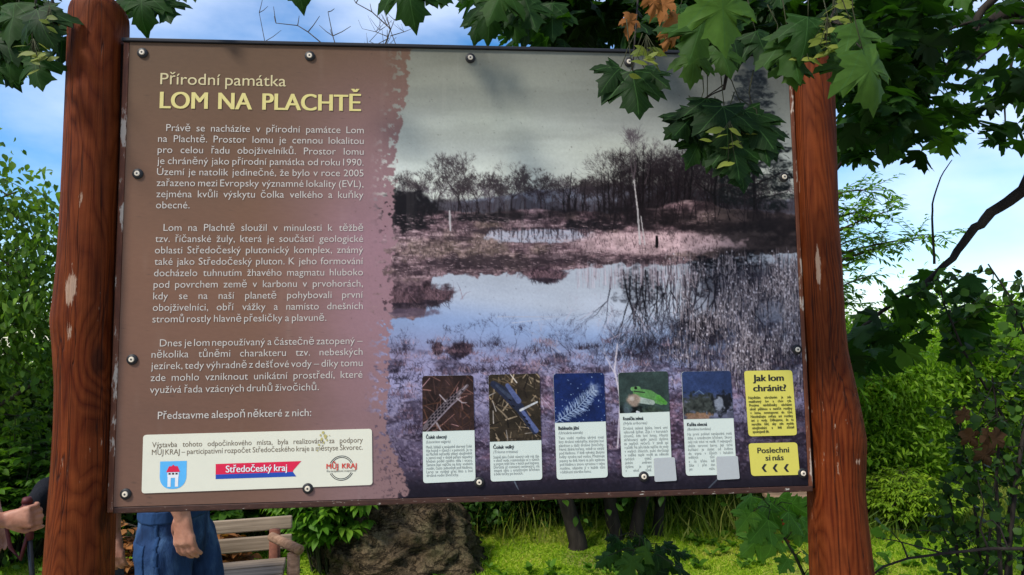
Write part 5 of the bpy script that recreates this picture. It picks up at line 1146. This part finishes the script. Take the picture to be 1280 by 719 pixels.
# ---- round-leaved bush in front at the right, saplings and twigs below the board
def dark_bush():
    r = np.random.RandomState(51); Y = 2.75; b = at(1245, 700, Y); o = empty('round_leaved_bush', (b.x, Y, 0)); tag(o, 'dark bush with small round leaves at the right edge, in front of the meadow trees', 'bush'); L_, pos, ax, nr, tn = [], [], [], [], []
    def P(x, y, d=0): q = at(x, y, Y+d); return np.array([q.x-b.x, q.y-Y, q.z])
    arcs = [[(1250, 900), (1262, 640), (1275, 560), (1245, 505), (1205, 440), (1180, 380), (1172, 345)], [(1250, 900), (1270, 600), (1290, 480), (1282, 420), (1262, 370), (1235, 330)], [(1250, 900), (1225, 700), (1215, 600), (1205, 560), (1195, 500)], [(1240, 900), (1200, 720), (1190, 640), (1182, 600)], [(1260, 900), (1250, 700), (1245, 600), (1250, 540), (1240, 470)],
            [(1250, 900), (1290, 650), (1310, 500), (1290, 400), (1275, 350)], [(1250, 900), (1215, 760), (1190, 700), (1175, 660)], [(1255, 900), (1280, 700), (1290, 600), (1275, 530)], [(1245, 900), (1230, 740), (1240, 640), (1225, 560)], [(1250, 900), (1320, 700), (1330, 520), (1320, 400)]]
    for i, a in enumerate(arcs):
        dd = r.uniform(-.25, .25); Q = [P(x, y, dd*(1-(k == 0))) for k, (x, y) in enumerate(a)]; Q[0] = np.array([r.normal(0, .05), r.normal(0, .05), -.03]); L_.append((Q, np.linspace(.009, .0025, len(Q))))
        for k in range(1, len(Q)-1):
            nsub = 3 if i < 2 and k > 3 else 8
            for q in range(nsub):
                s = Q[k]+(Q[k+1]-Q[k])*r.rand(); d = norm(r.normal(0, 1, 3)*[1, .8, .7]+[0, 0, -.1]); l = r.uniform(.06, .20); e = s+d*l; L_.append(([s, e], [.002, .001]))
                for j in range(6):
                    pos.append(s+(e-s)*r.rand()+r.normal(0, .022, 3)); ax.append(d*.4+r.normal(0, .7, 3)+[0, 0, -.4]); nr.append(r.normal(0, .5, 3)+[0, -.3, .8]); tn.append(r.uniform(0, .8))
    stems('stem', L_, BARK_D, o, 5); scatter('foliage', RND, pos, ax, nr, r.uniform(.024, .044, len(pos)), tn, LEAF_DARK, o)
    for k, (x, y) in enumerate([(1208, 512), (1206, 540), (1232, 536), (1250, 540), (1225, 560)]):
        scatter('dead_leaf', [DT[k % 3]], [P(x, y, -.2)], [tuple(-UP+RT*r.uniform(-.9, .9))], [tuple(-FW+RT*r.uniform(-.5, .5))], [r.uniform(.07, .10)], [.12 if k < 3 else .0], LEAF_DULL, o)
dark_bush()
def sapling(name, label, stemp, leaves, Y, mat, seed, tint, sz):
    r = np.random.RandomState(seed); b = at(stemp[0][0], stemp[0][1], Y); o = empty(name, (b.x, Y, 0)); tag(o, label, 'sapling')
    def P(x, y, d=0): q = at(x, y, Y+d); return np.array([q.x-b.x, q.y-Y, q.z])
    S = [np.array([0, 0, -.03])]+[P(*q) for q in stemp]; L_ = [(S, np.linspace(.009, .003, len(S)))]; pos, ax, nr, tn, ss = [], [], [], [], []
    for x, y, ang, s in leaves:
        d = r.uniform(-.10, .10); q = P(x, y, d); dv = -UP*math.cos(ang)+RT*math.sin(ang); pos.append(q); ax.append(tuple(dv-FW*r.uniform(-.3, .5))); nr.append(tuple(-FW*.6+UP*.8+Vector(r.normal(0, .25, 3)))); tn.append(r.uniform(*tint)); ss.append(s*sz)
        k = min(range(len(S)), key=lambda i: np.linalg.norm(S[i]-q)+(0 if S[i][2] < q[2]+.1 else .3)); L_.append(([S[k], (S[k]+q)/2+[0, 0, .015], q], [.0022, .0016, .0012]))
    stems('stem', L_, STEM, o, 6); scatter('foliage', MT, pos, ax, nr, ss, tn, mat, o)
sapling('maple_sapling', 'dark drooping maple sapling in front of the meadow under the middle of the board', [(800, 780), (800, 719), (799, 690), (800, 672)],
        [(775, 676, -1.1, .9), (790, 684, -.6, 1.2), (805, 682, .5, 1.2), (770, 690, -.9, 1.1), (790, 695, -.2, 1.2), (820, 690, .9, 1.2), (840, 688, 1.2, .8), (810, 700, .3, 1.2), (832, 700, .8, 1), (760, 695, -1., .9), (850, 692, 1.5, .6), (785, 705, -.5, 1.1), (815, 712, .5, 1.2), (845, 706, .9, .9), (800, 672, .2, .9), (830, 680, 1.4, .8), (850, 710, 1., .8), (770, 672, -1.6, .6)], 2.4, MAPLE, 1, (.1, .85), .066)
sapling('maple_sapling', 'fresh green maple sapling with large lobed leaves leaning against the right post', [(1012, 800), (1005, 719), (994, 695), (982, 675), (972, 655), (965, 636)],
        [(962, 628, -.4, 1.35), (975, 622, .5, 1.3), (940, 640, -.7, 1.0), (985, 640, .6, 1.1), (960, 650, -.8, 1.2), (990, 630, 1.0, 1.0), (950, 672, -.9, 1.15), (968, 668, -.3, 1.1), (1000, 648, .4, 1.1), (940, 620, -.9, .8), (985, 698, -.6, .7), (1008, 694, .9, .9), (998, 665, .2, .8), (1015, 715, .6, .8), (955, 625, 0., 1.0)], 2.5, foliage('sapling_leaf', G(.03, .09, .010), G(.07, .17, .020), G(.12, .24, .03), .42, True), 2, (.2, .95), .088)
def low_twig():
    r = np.random.RandomState(5); Y = 2.5; b = at(1330, 690, Y); o = empty('fallen_branch', (b.x, Y, 0)); tag(o, 'thin dark bare branch arching low across the bottom right corner', 'branch')
    def P(x, y): q = at(x, y, Y); return np.array([q.x-b.x, 0, q.z])
    L_ = [([np.array([0, 0, -.03]), np.array([0, 0, .3]), P(1320, 700), P(1280, 686), P(1235, 686), P(1180, 692), P(1135, 698), P(1105, 708), P(1086, 722)], [.012, .011, .009, .008, .007, .006, .0055, .005, .004])]
    for ps in ([(1180, 692), (1150, 684), (1120, 676), (1095, 672)], [(1235, 686), (1225, 660), (1230, 630), (1222, 600)], [(1135, 698), (1128, 680), (1110, 660)], [(1260, 686), (1250, 660), (1240, 650), (1225, 655)]): L_.append(([P(*q) for q in ps], np.linspace(.004, .0015, len(ps))))
    stems('stem', L_, BARK_D, o, 6); pos = [P(*q) for q in ((1095, 672), (1105, 676), (1110, 660), (1100, 690), (1086, 700), (1092, 712), (1120, 677), (1130, 668), (1105, 700))]; n = len(pos)
    scatter('foliage', RND, pos, r.normal(0, 1, (n, 3)), r.normal(0, .5, (n, 3))+[0, -.5, .7], r.uniform(.025, .045, n), r.uniform(.3, 1, n), LEAF_MID, o)
low_twig()
print('veg', time.time()-T0)
# ---------------------------------------------------------------- bench
def bench():
    Y = 3.5; b_ = at(357, 652, Y); o = empty('park_bench', (b_.x, Y, 0), R(15)); tag(o, 'weathered grey plank bench with round log armrest and posts', 'bench')
    PL = weathered('weathered_plank', (.15, .11, .075), (.37, .29, .21)); LG = weathered('peeled_log', (.16, .085, .05), (.36, .22, .14)); RL = weathered('red_brown_log', (.10, .035, .022), (.20, .075, .045))
    L_ = .60; zt = at(357, 655, Y).z; zs = at(350, 704, Y).z
    for k, z in enumerate((zt-.065, zt-.165)):
        m = MB(); m.box(-L_, .02, .18, .205, z, z+.068+.006*k); q = bevel(m.build('back_slat', PL, o), .007); q.rotation_euler = (R(-6), 0, 0)
    for k in range(3):
        m = MB(); m.box(-L_, .0, -.30+.135*k, -.18+.135*k, zs-.03, zs+.004); bevel(m.build('seat_plank', PL, o), .006)
    for x in (-.09, -L_+.10):
        m = MB(); m.tube([(x+.03, .15, -.05), (x+.03, .15, zt-.06)], [.030, .028], 14); m.build('rear_post', RL, o, True)
        m = MB(); m.tube([(x+.135, -.11, -.05), (x+.135, -.11, zs+.075)], [.033, .030], 14); m.build('front_post', LG, o, True)
        m = MB(); m.tube([(x+.165, -.14, zs+.095), (x+.02, .07, zs+.115)], [.024, .023], 16); m.build('armrest', LG, o, True)
        m = MB(); m.tube([(x+.06, -.28, zs-.075), (x+.02, .14, zs-.075)], .04, 12); m.build('seat_bearer', RL, o, True)
bench()

# ---------------------------------------------------------------- people
def skin_mesh(points, edges, radii, sub=2, root=0, wax=Vector((0, 1, 0))):
    """overlapping tapered links along the bones; fuse() turns them into one continuous surface"""
    m = MB(); n = 16
    def RR(i): r = radii[i]; return (r, r) if not hasattr(r, '__len__') else r
    for i, j in edges:
        p, q_ = Vector(points[i]), Vector(points[j]); d = q_-p; L_ = d.length
        if L_ < 1e-6: continue
        d /= L_; wx = wax-d*wax.dot(d); wx = wx.normalized() if wx.length > .2 else d.orthogonal().normalized(); dx = d.cross(wx)
        (w0, d0), (w1, d1) = RR(i), RR(j); e0, e1 = min(w0, d0), min(w1, d1); rings = []
        if abs(d.dot(wax)) > .6: w0 = d0 = min(w0, d0); w1 = d1 = min(w1, d1)
        for t in (-1, -.92, -.7, -.38): c = math.sqrt(max(0, 1-t*t)); rings.append((p+d*e0*t, max(.02, c)*w0, max(.02, c)*d0))
        for k in range(7): t = k/6; s = t*t*(3-2*t)*.5+t*.5; rings.append((p+d*L_*t, w0+(w1-w0)*s, d0+(d1-d0)*s))
        for t in (.38, .7, .92, 1): c = math.sqrt(max(0, 1-t*t)); rings.append((q_+d*e1*t, max(.02, c)*w1, max(.02, c)*d1))
        V = [c+wx*(math.cos(6.28318*k/n)*rw)+dx*(math.sin(6.28318*k/n)*rd) for c, rw, rd in rings for k in range(n)]; K = len(rings)
        Fc = [(r*n+k, r*n+(k+1) % n, (r+1)*n+(k+1) % n, (r+1)*n+k) for r in range(K-1) for k in range(n)]+[tuple(range(n))[::-1], tuple((K-1)*n+k for k in range(n))]
        m.add(V, Fc)
    return m.v, m.f
def chain(P, rad, **k): return skin_mesh(P, [(i, i+1) for i in range(len(P)-1)], rad, **k)
def fuse(parts, voxel, smooth=3):
    m = MB()
    for v, f in parts: m.add(v, f)
    me = mesh(m.v, m.f); ob = bpy.data.objects.new('fuse', me); COL.objects.link(ob)
    r = ob.modifiers.new('r', 'REMESH'); r.mode = 'VOXEL'; r.voxel_size = voxel
    if smooth: s = ob.modifiers.new('s', 'SMOOTH'); s.iterations = smooth; s.factor = .5
    bpy.context.view_layer.update(); out = bpy.data.meshes.new_from_object(ob.evaluated_get(bpy.context.evaluated_depsgraph_get())); bpy.data.objects.remove(ob)
    out.polygons.foreach_set('use_smooth', [True]*len(out.polygons)); return out
V3 = Vector
def crease(me):
    from mathutils import noise as mn
    nn = [v.normal.copy() for v in me.vertices]
    for v, n_ in zip(me.vertices, nn):
        c = v.co.copy(); k = mn.noise(V3((c.x*9, c.y*9, c.z*5+c.x*7)))*.009+mn.noise(V3((c.x*22+c.z*9, c.y*22, c.z*15)))*.0045; v.co = c+n_*k
    return me
def hand(wrist, d, palm_n, curl, thumb_side, s=1., grip=False):
    """palm and five bent fingers; d = along the hand, palm_n = out of the palm"""
    d = d.normalized(); palm_n = (palm_n-d*palm_n.dot(d)).normalized(); w_ = d.cross(palm_n)*thumb_side; parts = []
    pc = [wrist-d*.02, wrist+d*.03*s, wrist+d*.085*s]
    parts.append(chain(pc, [(.027*s, .021*s), (.034*s, .019*s), (.038*s, .016*s)], wax=w_))
    for k in (-1.5, -.5, .5, 1.5): parts.append(chain([wrist+d*.02*s+w_*k*.010*s, wrist+d*.088*s+w_*k*.0205*s], [.013*s, .012*s]))
    for k, ln in ((1.5, .072), (.5, .082), (-.5, .076), (-1.5, .058)):
        p = wrist+d*.085*s+w_*k*.0208*s; P = [p-d*.015*s, p]; a = 0; seg = (ln*.48*s, ln*.30*s, ln*.24*s)
        for i, q in enumerate(seg):
            a += curl*(.75, 1., .7)[i]*(1+.06*k); dv = d*math.cos(a)+palm_n*math.sin(a)+w_*.05*k; P.append(P[-1]+dv.normalized()*q)
        parts.append(chain(P, [.0105*s, .0105*s, .0095*s, .0085*s, .0072*s]))
    t0 = wrist+d*.022*s+w_*.024*s; dv = (d*.62+w_*.62+palm_n*.45).normalized(); d2 = (d*.85+w_*(.02 if grip else .18)+palm_n*(.75 if grip else .4)).normalized()
    parts.append(chain([t0-dv*.012*s, t0+dv*.026*s, t0+dv*.048*s, t0+dv*.048*s+d2*.030*s, t0+dv*.048*s+d2*.052*s], [.015*s, .0145*s, .0115*s, .0105*s, .008*s]))
    return parts
SKIN = Mat('skin', .55, .35); _v = SKIN.obj(); _n = SKIN.noise(_v, 14, 5, .6); _n2 = SKIN.noise(_v, 90, 3)
SKIN.col(SKIN.mix(.4, SKIN.ramp(_n, [(.3, (.26, .105, .062)), (.7, (.45, .225, .15))]), SKIN.ramp(_n2, [(.3, (.7, .66, .64)), (.7, (1.2, 1.15, 1.1))]), 'MULTIPLY')); SKIN.bump(_n2, .35, .0015); SKIN = SKIN.m
def denim():
    m = Mat('denim', .85, .15); v = m.obj(); a = m.noise(m.obj((1, 1, .6)), 9, 4, .6); b = m.noise(v, 260, 2); wv = m.n('TexWave', Scale=190., Distortion=1.5); m.l(v, wv.inputs['Vector'])
    c = m.ramp(a, [(.32, (.005, .014, .042)), (.52, (.014, .038, .10)), (.72, (.06, .12, .22))]); c = m.mix(.4, c, m.ramp(wv.outputs['Fac'], [(0, (.6, .6, .65)), (1, (1.25, 1.25, 1.2))]), 'MULTIPLY'); m.col(c)
    f = m.noise(m.obj((1, 1, .35)), 16, 4, .6, .8); m.bump(m.math('ADD', f, m.math('MULTIPLY', b, .15)), .6, .02); return m.m
DENIM = denim()
def cloth(name, c): m = Mat(name, .9, .1); f = m.noise(m.obj((1, 1, .5)), 9, 4, .6, .5); m.col(m.ramp(f, [(.3, tuple(x*.75 for x in c)), (.7, tuple(min(1, x*1.2) for x in c))])); m.bump(f, .6, .03); return m.m
def person(label, x, Y, face, h, sex, arms, legs, shorts_mat, shirt_mat, hair_col, short_len=.52, lean=0.):
    """arms: per side (elbow, wrist, hand direction, palm normal, curl, grip) in body space: +x forward, +y the figure's left"""
    k = h/1.75; o_name = 'person'; hip, sh, neck = .93*k, 1.43*k, 1.50*k
    hw, sw = .095*k, (.185 if sex == 'm' else .165)*k; pts, ed, rd = [], [], []
    def add(p, r, par=None):
        pts.append(V3(p)); rd.append(r if hasattr(r, '__len__') else (r*k, r*k)); i = len(pts)-1
        if par is not None: ed.append((par, i))
        return i
    pel = add((0, 0, hip+.02*k), (.145*k, .092*k)); wa = add((lean*.3, 0, hip+.18*k), (.132*k, .086*k), pel); ch = add((lean*.7-.005, 0, hip+.36*k), (.152*k, .100*k), wa); ut = add((lean-.01, 0, sh-.02*k), (.12*k, .085*k), ch)
    nk = add((lean+.01, 0, neck+.03*k), .058, ut); add((lean+.025, 0, neck+.10*k), .060, nk)
    J = {}
    for s, nm in ((1, 'l'), (-1, 'r')):
        S = add((lean-.01, s*sw*.92, sh-.035*k), .058, ut); el, wr, hd, pn, cu, gr = arms[nm]
        e = V3(el); w_ = V3(wr); sp = pts[S]; u = add(sp.lerp(e, .5), .049, S); e_ = add(e, .041, u); fm = add(e.lerp(w_, .35), .043, e_); f2 = add(e.lerp(w_, .75), .033, fm); add(w_, .0265, f2); J['arm'+nm] = (S, u, e_)
        hx, kn, an = legs[nm]; hpj = add((hx*.1, s*hw, hip-.06*k), .074, pel); t1 = add(V3((hx*.1, s*hw, hip-.06*k)).lerp(V3((kn[0], s*hw*1.02, kn[1]*k)), .5), .062, hpj); kj = add((kn[0], s*hw*1.02, kn[1]*k), .050, t1)
        cf = add(V3((kn[0], s*hw, kn[1]*k)).lerp(V3((an[0], s*hw, an[1]*k)), .33)+V3((-.012, 0, 0)), .058, kj); aj = add((an[0], s*hw, an[1]*k), .038, cf); J['leg'+nm] = (hpj, t1, kj, an, hx, kn)
    body = [skin_mesh(pts, ed, rd, 2, pel)]
    for nm in 'lr':
        el, wr, hd, pn, cu, gr = arms[nm]; body += hand(V3(wr), V3(hd), V3(pn), cu, 1 if nm == 'l' else -1, k*1.03, gr)
        an = J['leg'+nm][3]; y = hw*(1 if nm == 'l' else -1); body.append(chain([V3((an[0]-.04*k, y, .05*k)), V3((an[0]+.05*k, y, .045*k)), V3((an[0]+.15*k, y, .03*k)), V3((an[0]+.20*k, y, .028*k))], [.036*k, .04*k, .036*k, .026*k]))
    bm = bmesh.new(); bmesh.ops.create_uvsphere(bm, u_segments=32, v_segments=24, radius=1); hc = V3((lean+.045*k, 0, neck+.165*k)); hr = .100*k
    for v in bm.verts:
        c = v.co; zz = c.z; c.x *= .98; c.y *= .78; c.z *= 1.18
        if zz < -.1: c.y *= 1+zz*.30; c.x = c.x*(1+zz*.18)+(.10*(-zz) if c.x > 0 else .0)
        if c.x > .3 and abs(c.y) < .26 and -.28 < zz < .14: c.x += .22*(1-abs(c.y)/.26)*max(0, (.14-zz)/.42)                       # nose
        if c.x > .4 and .06 < abs(c.y) < .44 and .02 < zz < .26: c.x -= .07                                                          # eye sockets
        if c.x > .5 and abs(c.y) < .28 and -.52 < zz < -.42: c.x -= .05
    body.append(([tuple(hc+v.co*hr) for v in bm.verts], [tuple(v.index for v in f.verts) for f in bm.faces])); bm.free()
    for s in (1, -1): body.append(chain([hc+V3((-.01, s*.078*k, -.03*k)), hc+V3((-.018, s*.088*k, .0)), hc+V3((-.012, s*.086*k, .025*k))], [.012*k, .017*k, .012*k]))
    o = link('person', fuse(body, .0052, 2), SKIN); o.location = (x, Y, 0); o.rotation_euler = (0, 0, face); tag(o, label, 'person')
    # shirt
    P, Ed, Rr = [], [], []
    def a2(p, r, par=None):
        P.append(V3(p)); Rr.append((r[0]*k, r[1]*k) if hasattr(r, '__len__') else (r*k, r*k))
        if par is not None: Ed.append((par, len(P)-1))
        return len(P)-1
    q0 = a2(pts[pel]+V3((0, 0, .115*k)), (.150, .104)); q1 = a2(pts[wa]+V3((0, 0, .03*k)), (.150, .105), q0); q2 = a2(pts[ch], (.168, .120), q1); q3 = a2(pts[ut], (.134, .094), q2)
    for nm in 'lr':
        S, u, e_ = J['arm'+nm]; z = a2(pts[S], .066, q3); a2(pts[u].lerp(pts[e_], .05), .060, z)
    link('shirt', fuse([skin_mesh(P, Ed, Rr, 2, q0)], .008, 3), shirt_mat, o)
    P, Ed, Rr = [], [], []; q0 = a2(pts[pel]+V3((0, 0, .10*k)), (.160, .110)); q1 = a2(pts[pel]-V3((0, 0, .05*k)), (.165, .114), q0); ends = []
    for nm in 'lr':
        h_, t1, kj, an, hx, kn = J['leg'+nm]; z = a2(pts[h_], .092, q1); z2 = a2(pts[t1], .080, z); e2 = pts[t1].lerp(pts[kj], short_len); a2(e2, .076, z2); ends.append((e2, (pts[kj]-pts[t1]).normalized()))
    so_ = link('shorts', crease(fuse([skin_mesh(P, Ed, Rr, 2, q0)], .006, 2)), shorts_mat, o)
    # hair cap and shoes
    bm = bmesh.new(); bmesh.ops.create_uvsphere(bm, u_segments=24, v_segments=16, radius=1); hm = MB(); vs_ = []
    for v in bm.verts: c = v.co; vs_.append(tuple(hc+V3((c.x*.098*k-.006, c.y*.084*k, c.z*.112*k+.016*k))+V3((-.01*k*max(0, -c.x), 0, 0))))
    hm.add(vs_, [tuple(v.index for v in f.verts) for f in bm.faces if f.calc_center_median().z > (.15 if f.calc_center_median().x > .1 else -.45)]); bm.free()
    link('hair', mesh(hm.v, hm.f, True), plain('hair', hair_col, .7, .3, .4, 80), o)
    for nm in 'lr':
        an = J['leg'+nm][3]; y = hw*(1 if nm == 'l' else -1); link('shoe', fuse([chain([V3((an[0]-.06*k, y, .055*k)), V3((an[0]+.04*k, y, .062*k)), V3((an[0]+.14*k, y, .04*k)), V3((an[0]+.215*k, y, .036*k))], [(.045*k, .05*k), (.05*k, .052*k), (.048*k, .038*k), (.036*k, .03*k)])], .008, 2), cloth('shoe_cloth', (.05, .05, .055)), o)
    return o, so_
# the man in denim shorts, walking to the right behind the board
YB = 2.62; xb = at(218, 660, YB).x
def inv(px, py, Y, x, yo=0.):           # a seen point in the space of a figure that faces right
    p = at(px, py, Y+yo); return (p.x-x, -yo*-1*-1 if False else yo, p.z)
wr = at(228, 645, YB-.19); arms = dict(r=((at(212, 590, YB-.21).x-xb, -.215, at(212, 590, YB-.21).z), (wr.x-xb, -.19, wr.z), (.10, .02, -1), (.25, 1, .0), .42, False), l=((.02, .24, 1.14), (.24, .16, 1.20), (1, -.3, .2), (0, -.4, 1), .5, False))
pB, shB = person('man in blue denim shorts with one arm hanging, walking behind the board', xb, YB, 0., 1.76, 'm', arms, dict(r=(.10, (.035, .50), (-.04, .09)), l=(.2, (.115, .50), (.08, .09))), DENIM, cloth('grey_shirt', (.16, .17, .18)), (.05, .04, .035, 1), .50)

def patch(src, name, test, push):
    me = src.data; keep = [p for p in me.polygons if test(p.center)]; ids = sorted({i for p in keep for i in p.vertices}); ix = {i: k for k, i in enumerate(ids)}; n = len(ids)
    nn = [me.vertices[i].normal.copy() for i in ids]; V = [me.vertices[i].co+nn[k]*push for k, i in enumerate(ids)]+[me.vertices[i].co-nn[k]*.001 for k, i in enumerate(ids)]
    Fc = [tuple(ix[i] for i in p.vertices) for p in keep]; cnt = {}
    for f in Fc:
        for k in range(len(f)): e_ = (f[k], f[(k+1) % len(f)]); cnt[tuple(sorted(e_))] = cnt.get(tuple(sorted(e_)), [])+[e_]
    side = [(e_[0][1], e_[0][0], e_[0][0]+n, e_[0][1]+n) for e_ in cnt.values() if len(e_) == 1]
    return link(name, mesh(V, Fc+side, True, name), DENIM2, src)
DENIM2 = cloth('denim_double', (.016, .042, .105))
patch(shB, 'pocket', lambda c: -.125 < c.x+.02*(c.z-.85) < -.02 and .79 < c.z < .915 and c.y < -.03, .004)
patch(shB, 'waistband', lambda c: .985 < c.z < 1.03, .004)
patch(shB, 'side_seam', lambda c: abs(c.x-.012-(1.-c.z)*.12) < .006 and c.y < -.05 and c.z > .66, .003)
# the walker hidden by the left post: waist bag at the back, hand swinging in front
YC_ = 2.86; xc = at(110, 640, YC_).x; w2 = at(143, 668, YC_-.17)
arms = dict(r=((at(136, 610, YC_-.2).x-xc, -.205, at(136, 610, YC_-.2).z), (w2.x-xc, -.175, w2.z), (.06, .0, -1), (-.1, 1, 0), .45, False), l=((.0, .20, 1.04), (.16, .15, 1.06), (1, -.2, 0), (.0, -1, 0), .4, False))
pC, _ = person('walker mostly hidden by the left post, only a hanging hand and a black bag showing', xc, YC_, 0., 1.60, 'm', arms, dict(r=(.0, (.02, .50), (.0, .09)), l=(.0, (.04, .50), (-.04, .09))), cloth('dark_trousers', (.03, .032, .04)), cloth('green_shirt', (.07, .09, .06)), (.10, .08, .06, 1), .7, .075)
bg_ = at(60, 618, YC_); m_ = fuse([chain([V3((0, -.11, .0)), V3((-.01, -.05, .01)), V3((-.01, .05, .01)), V3((0, .11, .0))], [(.055, .04), (.078, .05), (.078, .05), (.055, .04)], wax=V3((0, 0, 1)))], .006, 3)
ob = link('waist_bag', m_, cloth('black_nylon', (.012, .013, .017))); ob.location = (bg_.x+.035, YC_, bg_.z-.01); tag(ob, 'black rounded waist bag showing just left of the left post', 'bag')
# the walker with a pole, standing at the left edge of the view
YA = 2.75; xa = at(-78, 640, YA).x; wA = at(6, 650, YA-.16); eA = at(-62, 652, YA-.24)
arms = dict(r=((eA.x-xa, -.25, eA.z), (wA.x-xa, -.16, wA.z), (1, .05, .10), (0.05, 1, .1), 1.25, True), l=((-.05, .25, 1.14), (.05, .24, .90), (.15, 0, -1), (.2, -1, 0), .4, False))
pA, _ = person('walker at the left picture edge, bare forearm forward, gripping a walking pole', xa, YA, 0., 1.74, 'm', arms, dict(r=(.0, (.04, .50), (.02, .09)), l=(.0, (.0, .50), (-.06, .09))), cloth('khaki_shorts', (.16, .14, .10)), cloth('blue_shirt', (.06, .10, .20)), (.16, .14, .12, 1), .5)
g0 = at(34, 626, YA-.128); g1 = at(40, 719, YA-.10); dv = (g1-g0); gb = g0+dv*(g0.z/(-dv.z))
o = empty('walking_pole', (gb.x, gb.y, 0)); tag(o, 'dark walking pole with a red-brown grip and wrist strap, upright at the left edge', 'walking pole')
up = (g0-gb); m = MB(); m.tube([(0, 0, 0), tuple(up*.55)], [.006, .008], 10); m.tube([tuple(up*.50), tuple(up*.88)], .0095, 10); m.build('shaft', plain('pole_black', (.012, .012, .014, 1), .35, .4), o, True)
GR = plain('grip_maroon', (.075, .012, .015, 1), .6, .3); m = MB(); m.tube([tuple(up*.86), tuple(up*.90), tuple(up*.97), tuple(up*1.0)], [.013, .016, .015, .018], 14); m.tube([tuple(up*.995), tuple(up*1.012)], [.020, .014], 14); m.build('grip', GR, o, True)
m = MB(); pts_ = [up*.99, up*.97+V3((-.03, -.025, -.01)), up*.93+V3((-.055, -.035, -.02)), up*.90+V3((-.045, -.03, -.06)), up*.88+V3((-.015, -.02, -.09)), up*.90]; m.tube([tuple(p) for p in pts_], .007, 8); m.build('wrist_strap', GR, o, True)
print('people', time.time()-T0)
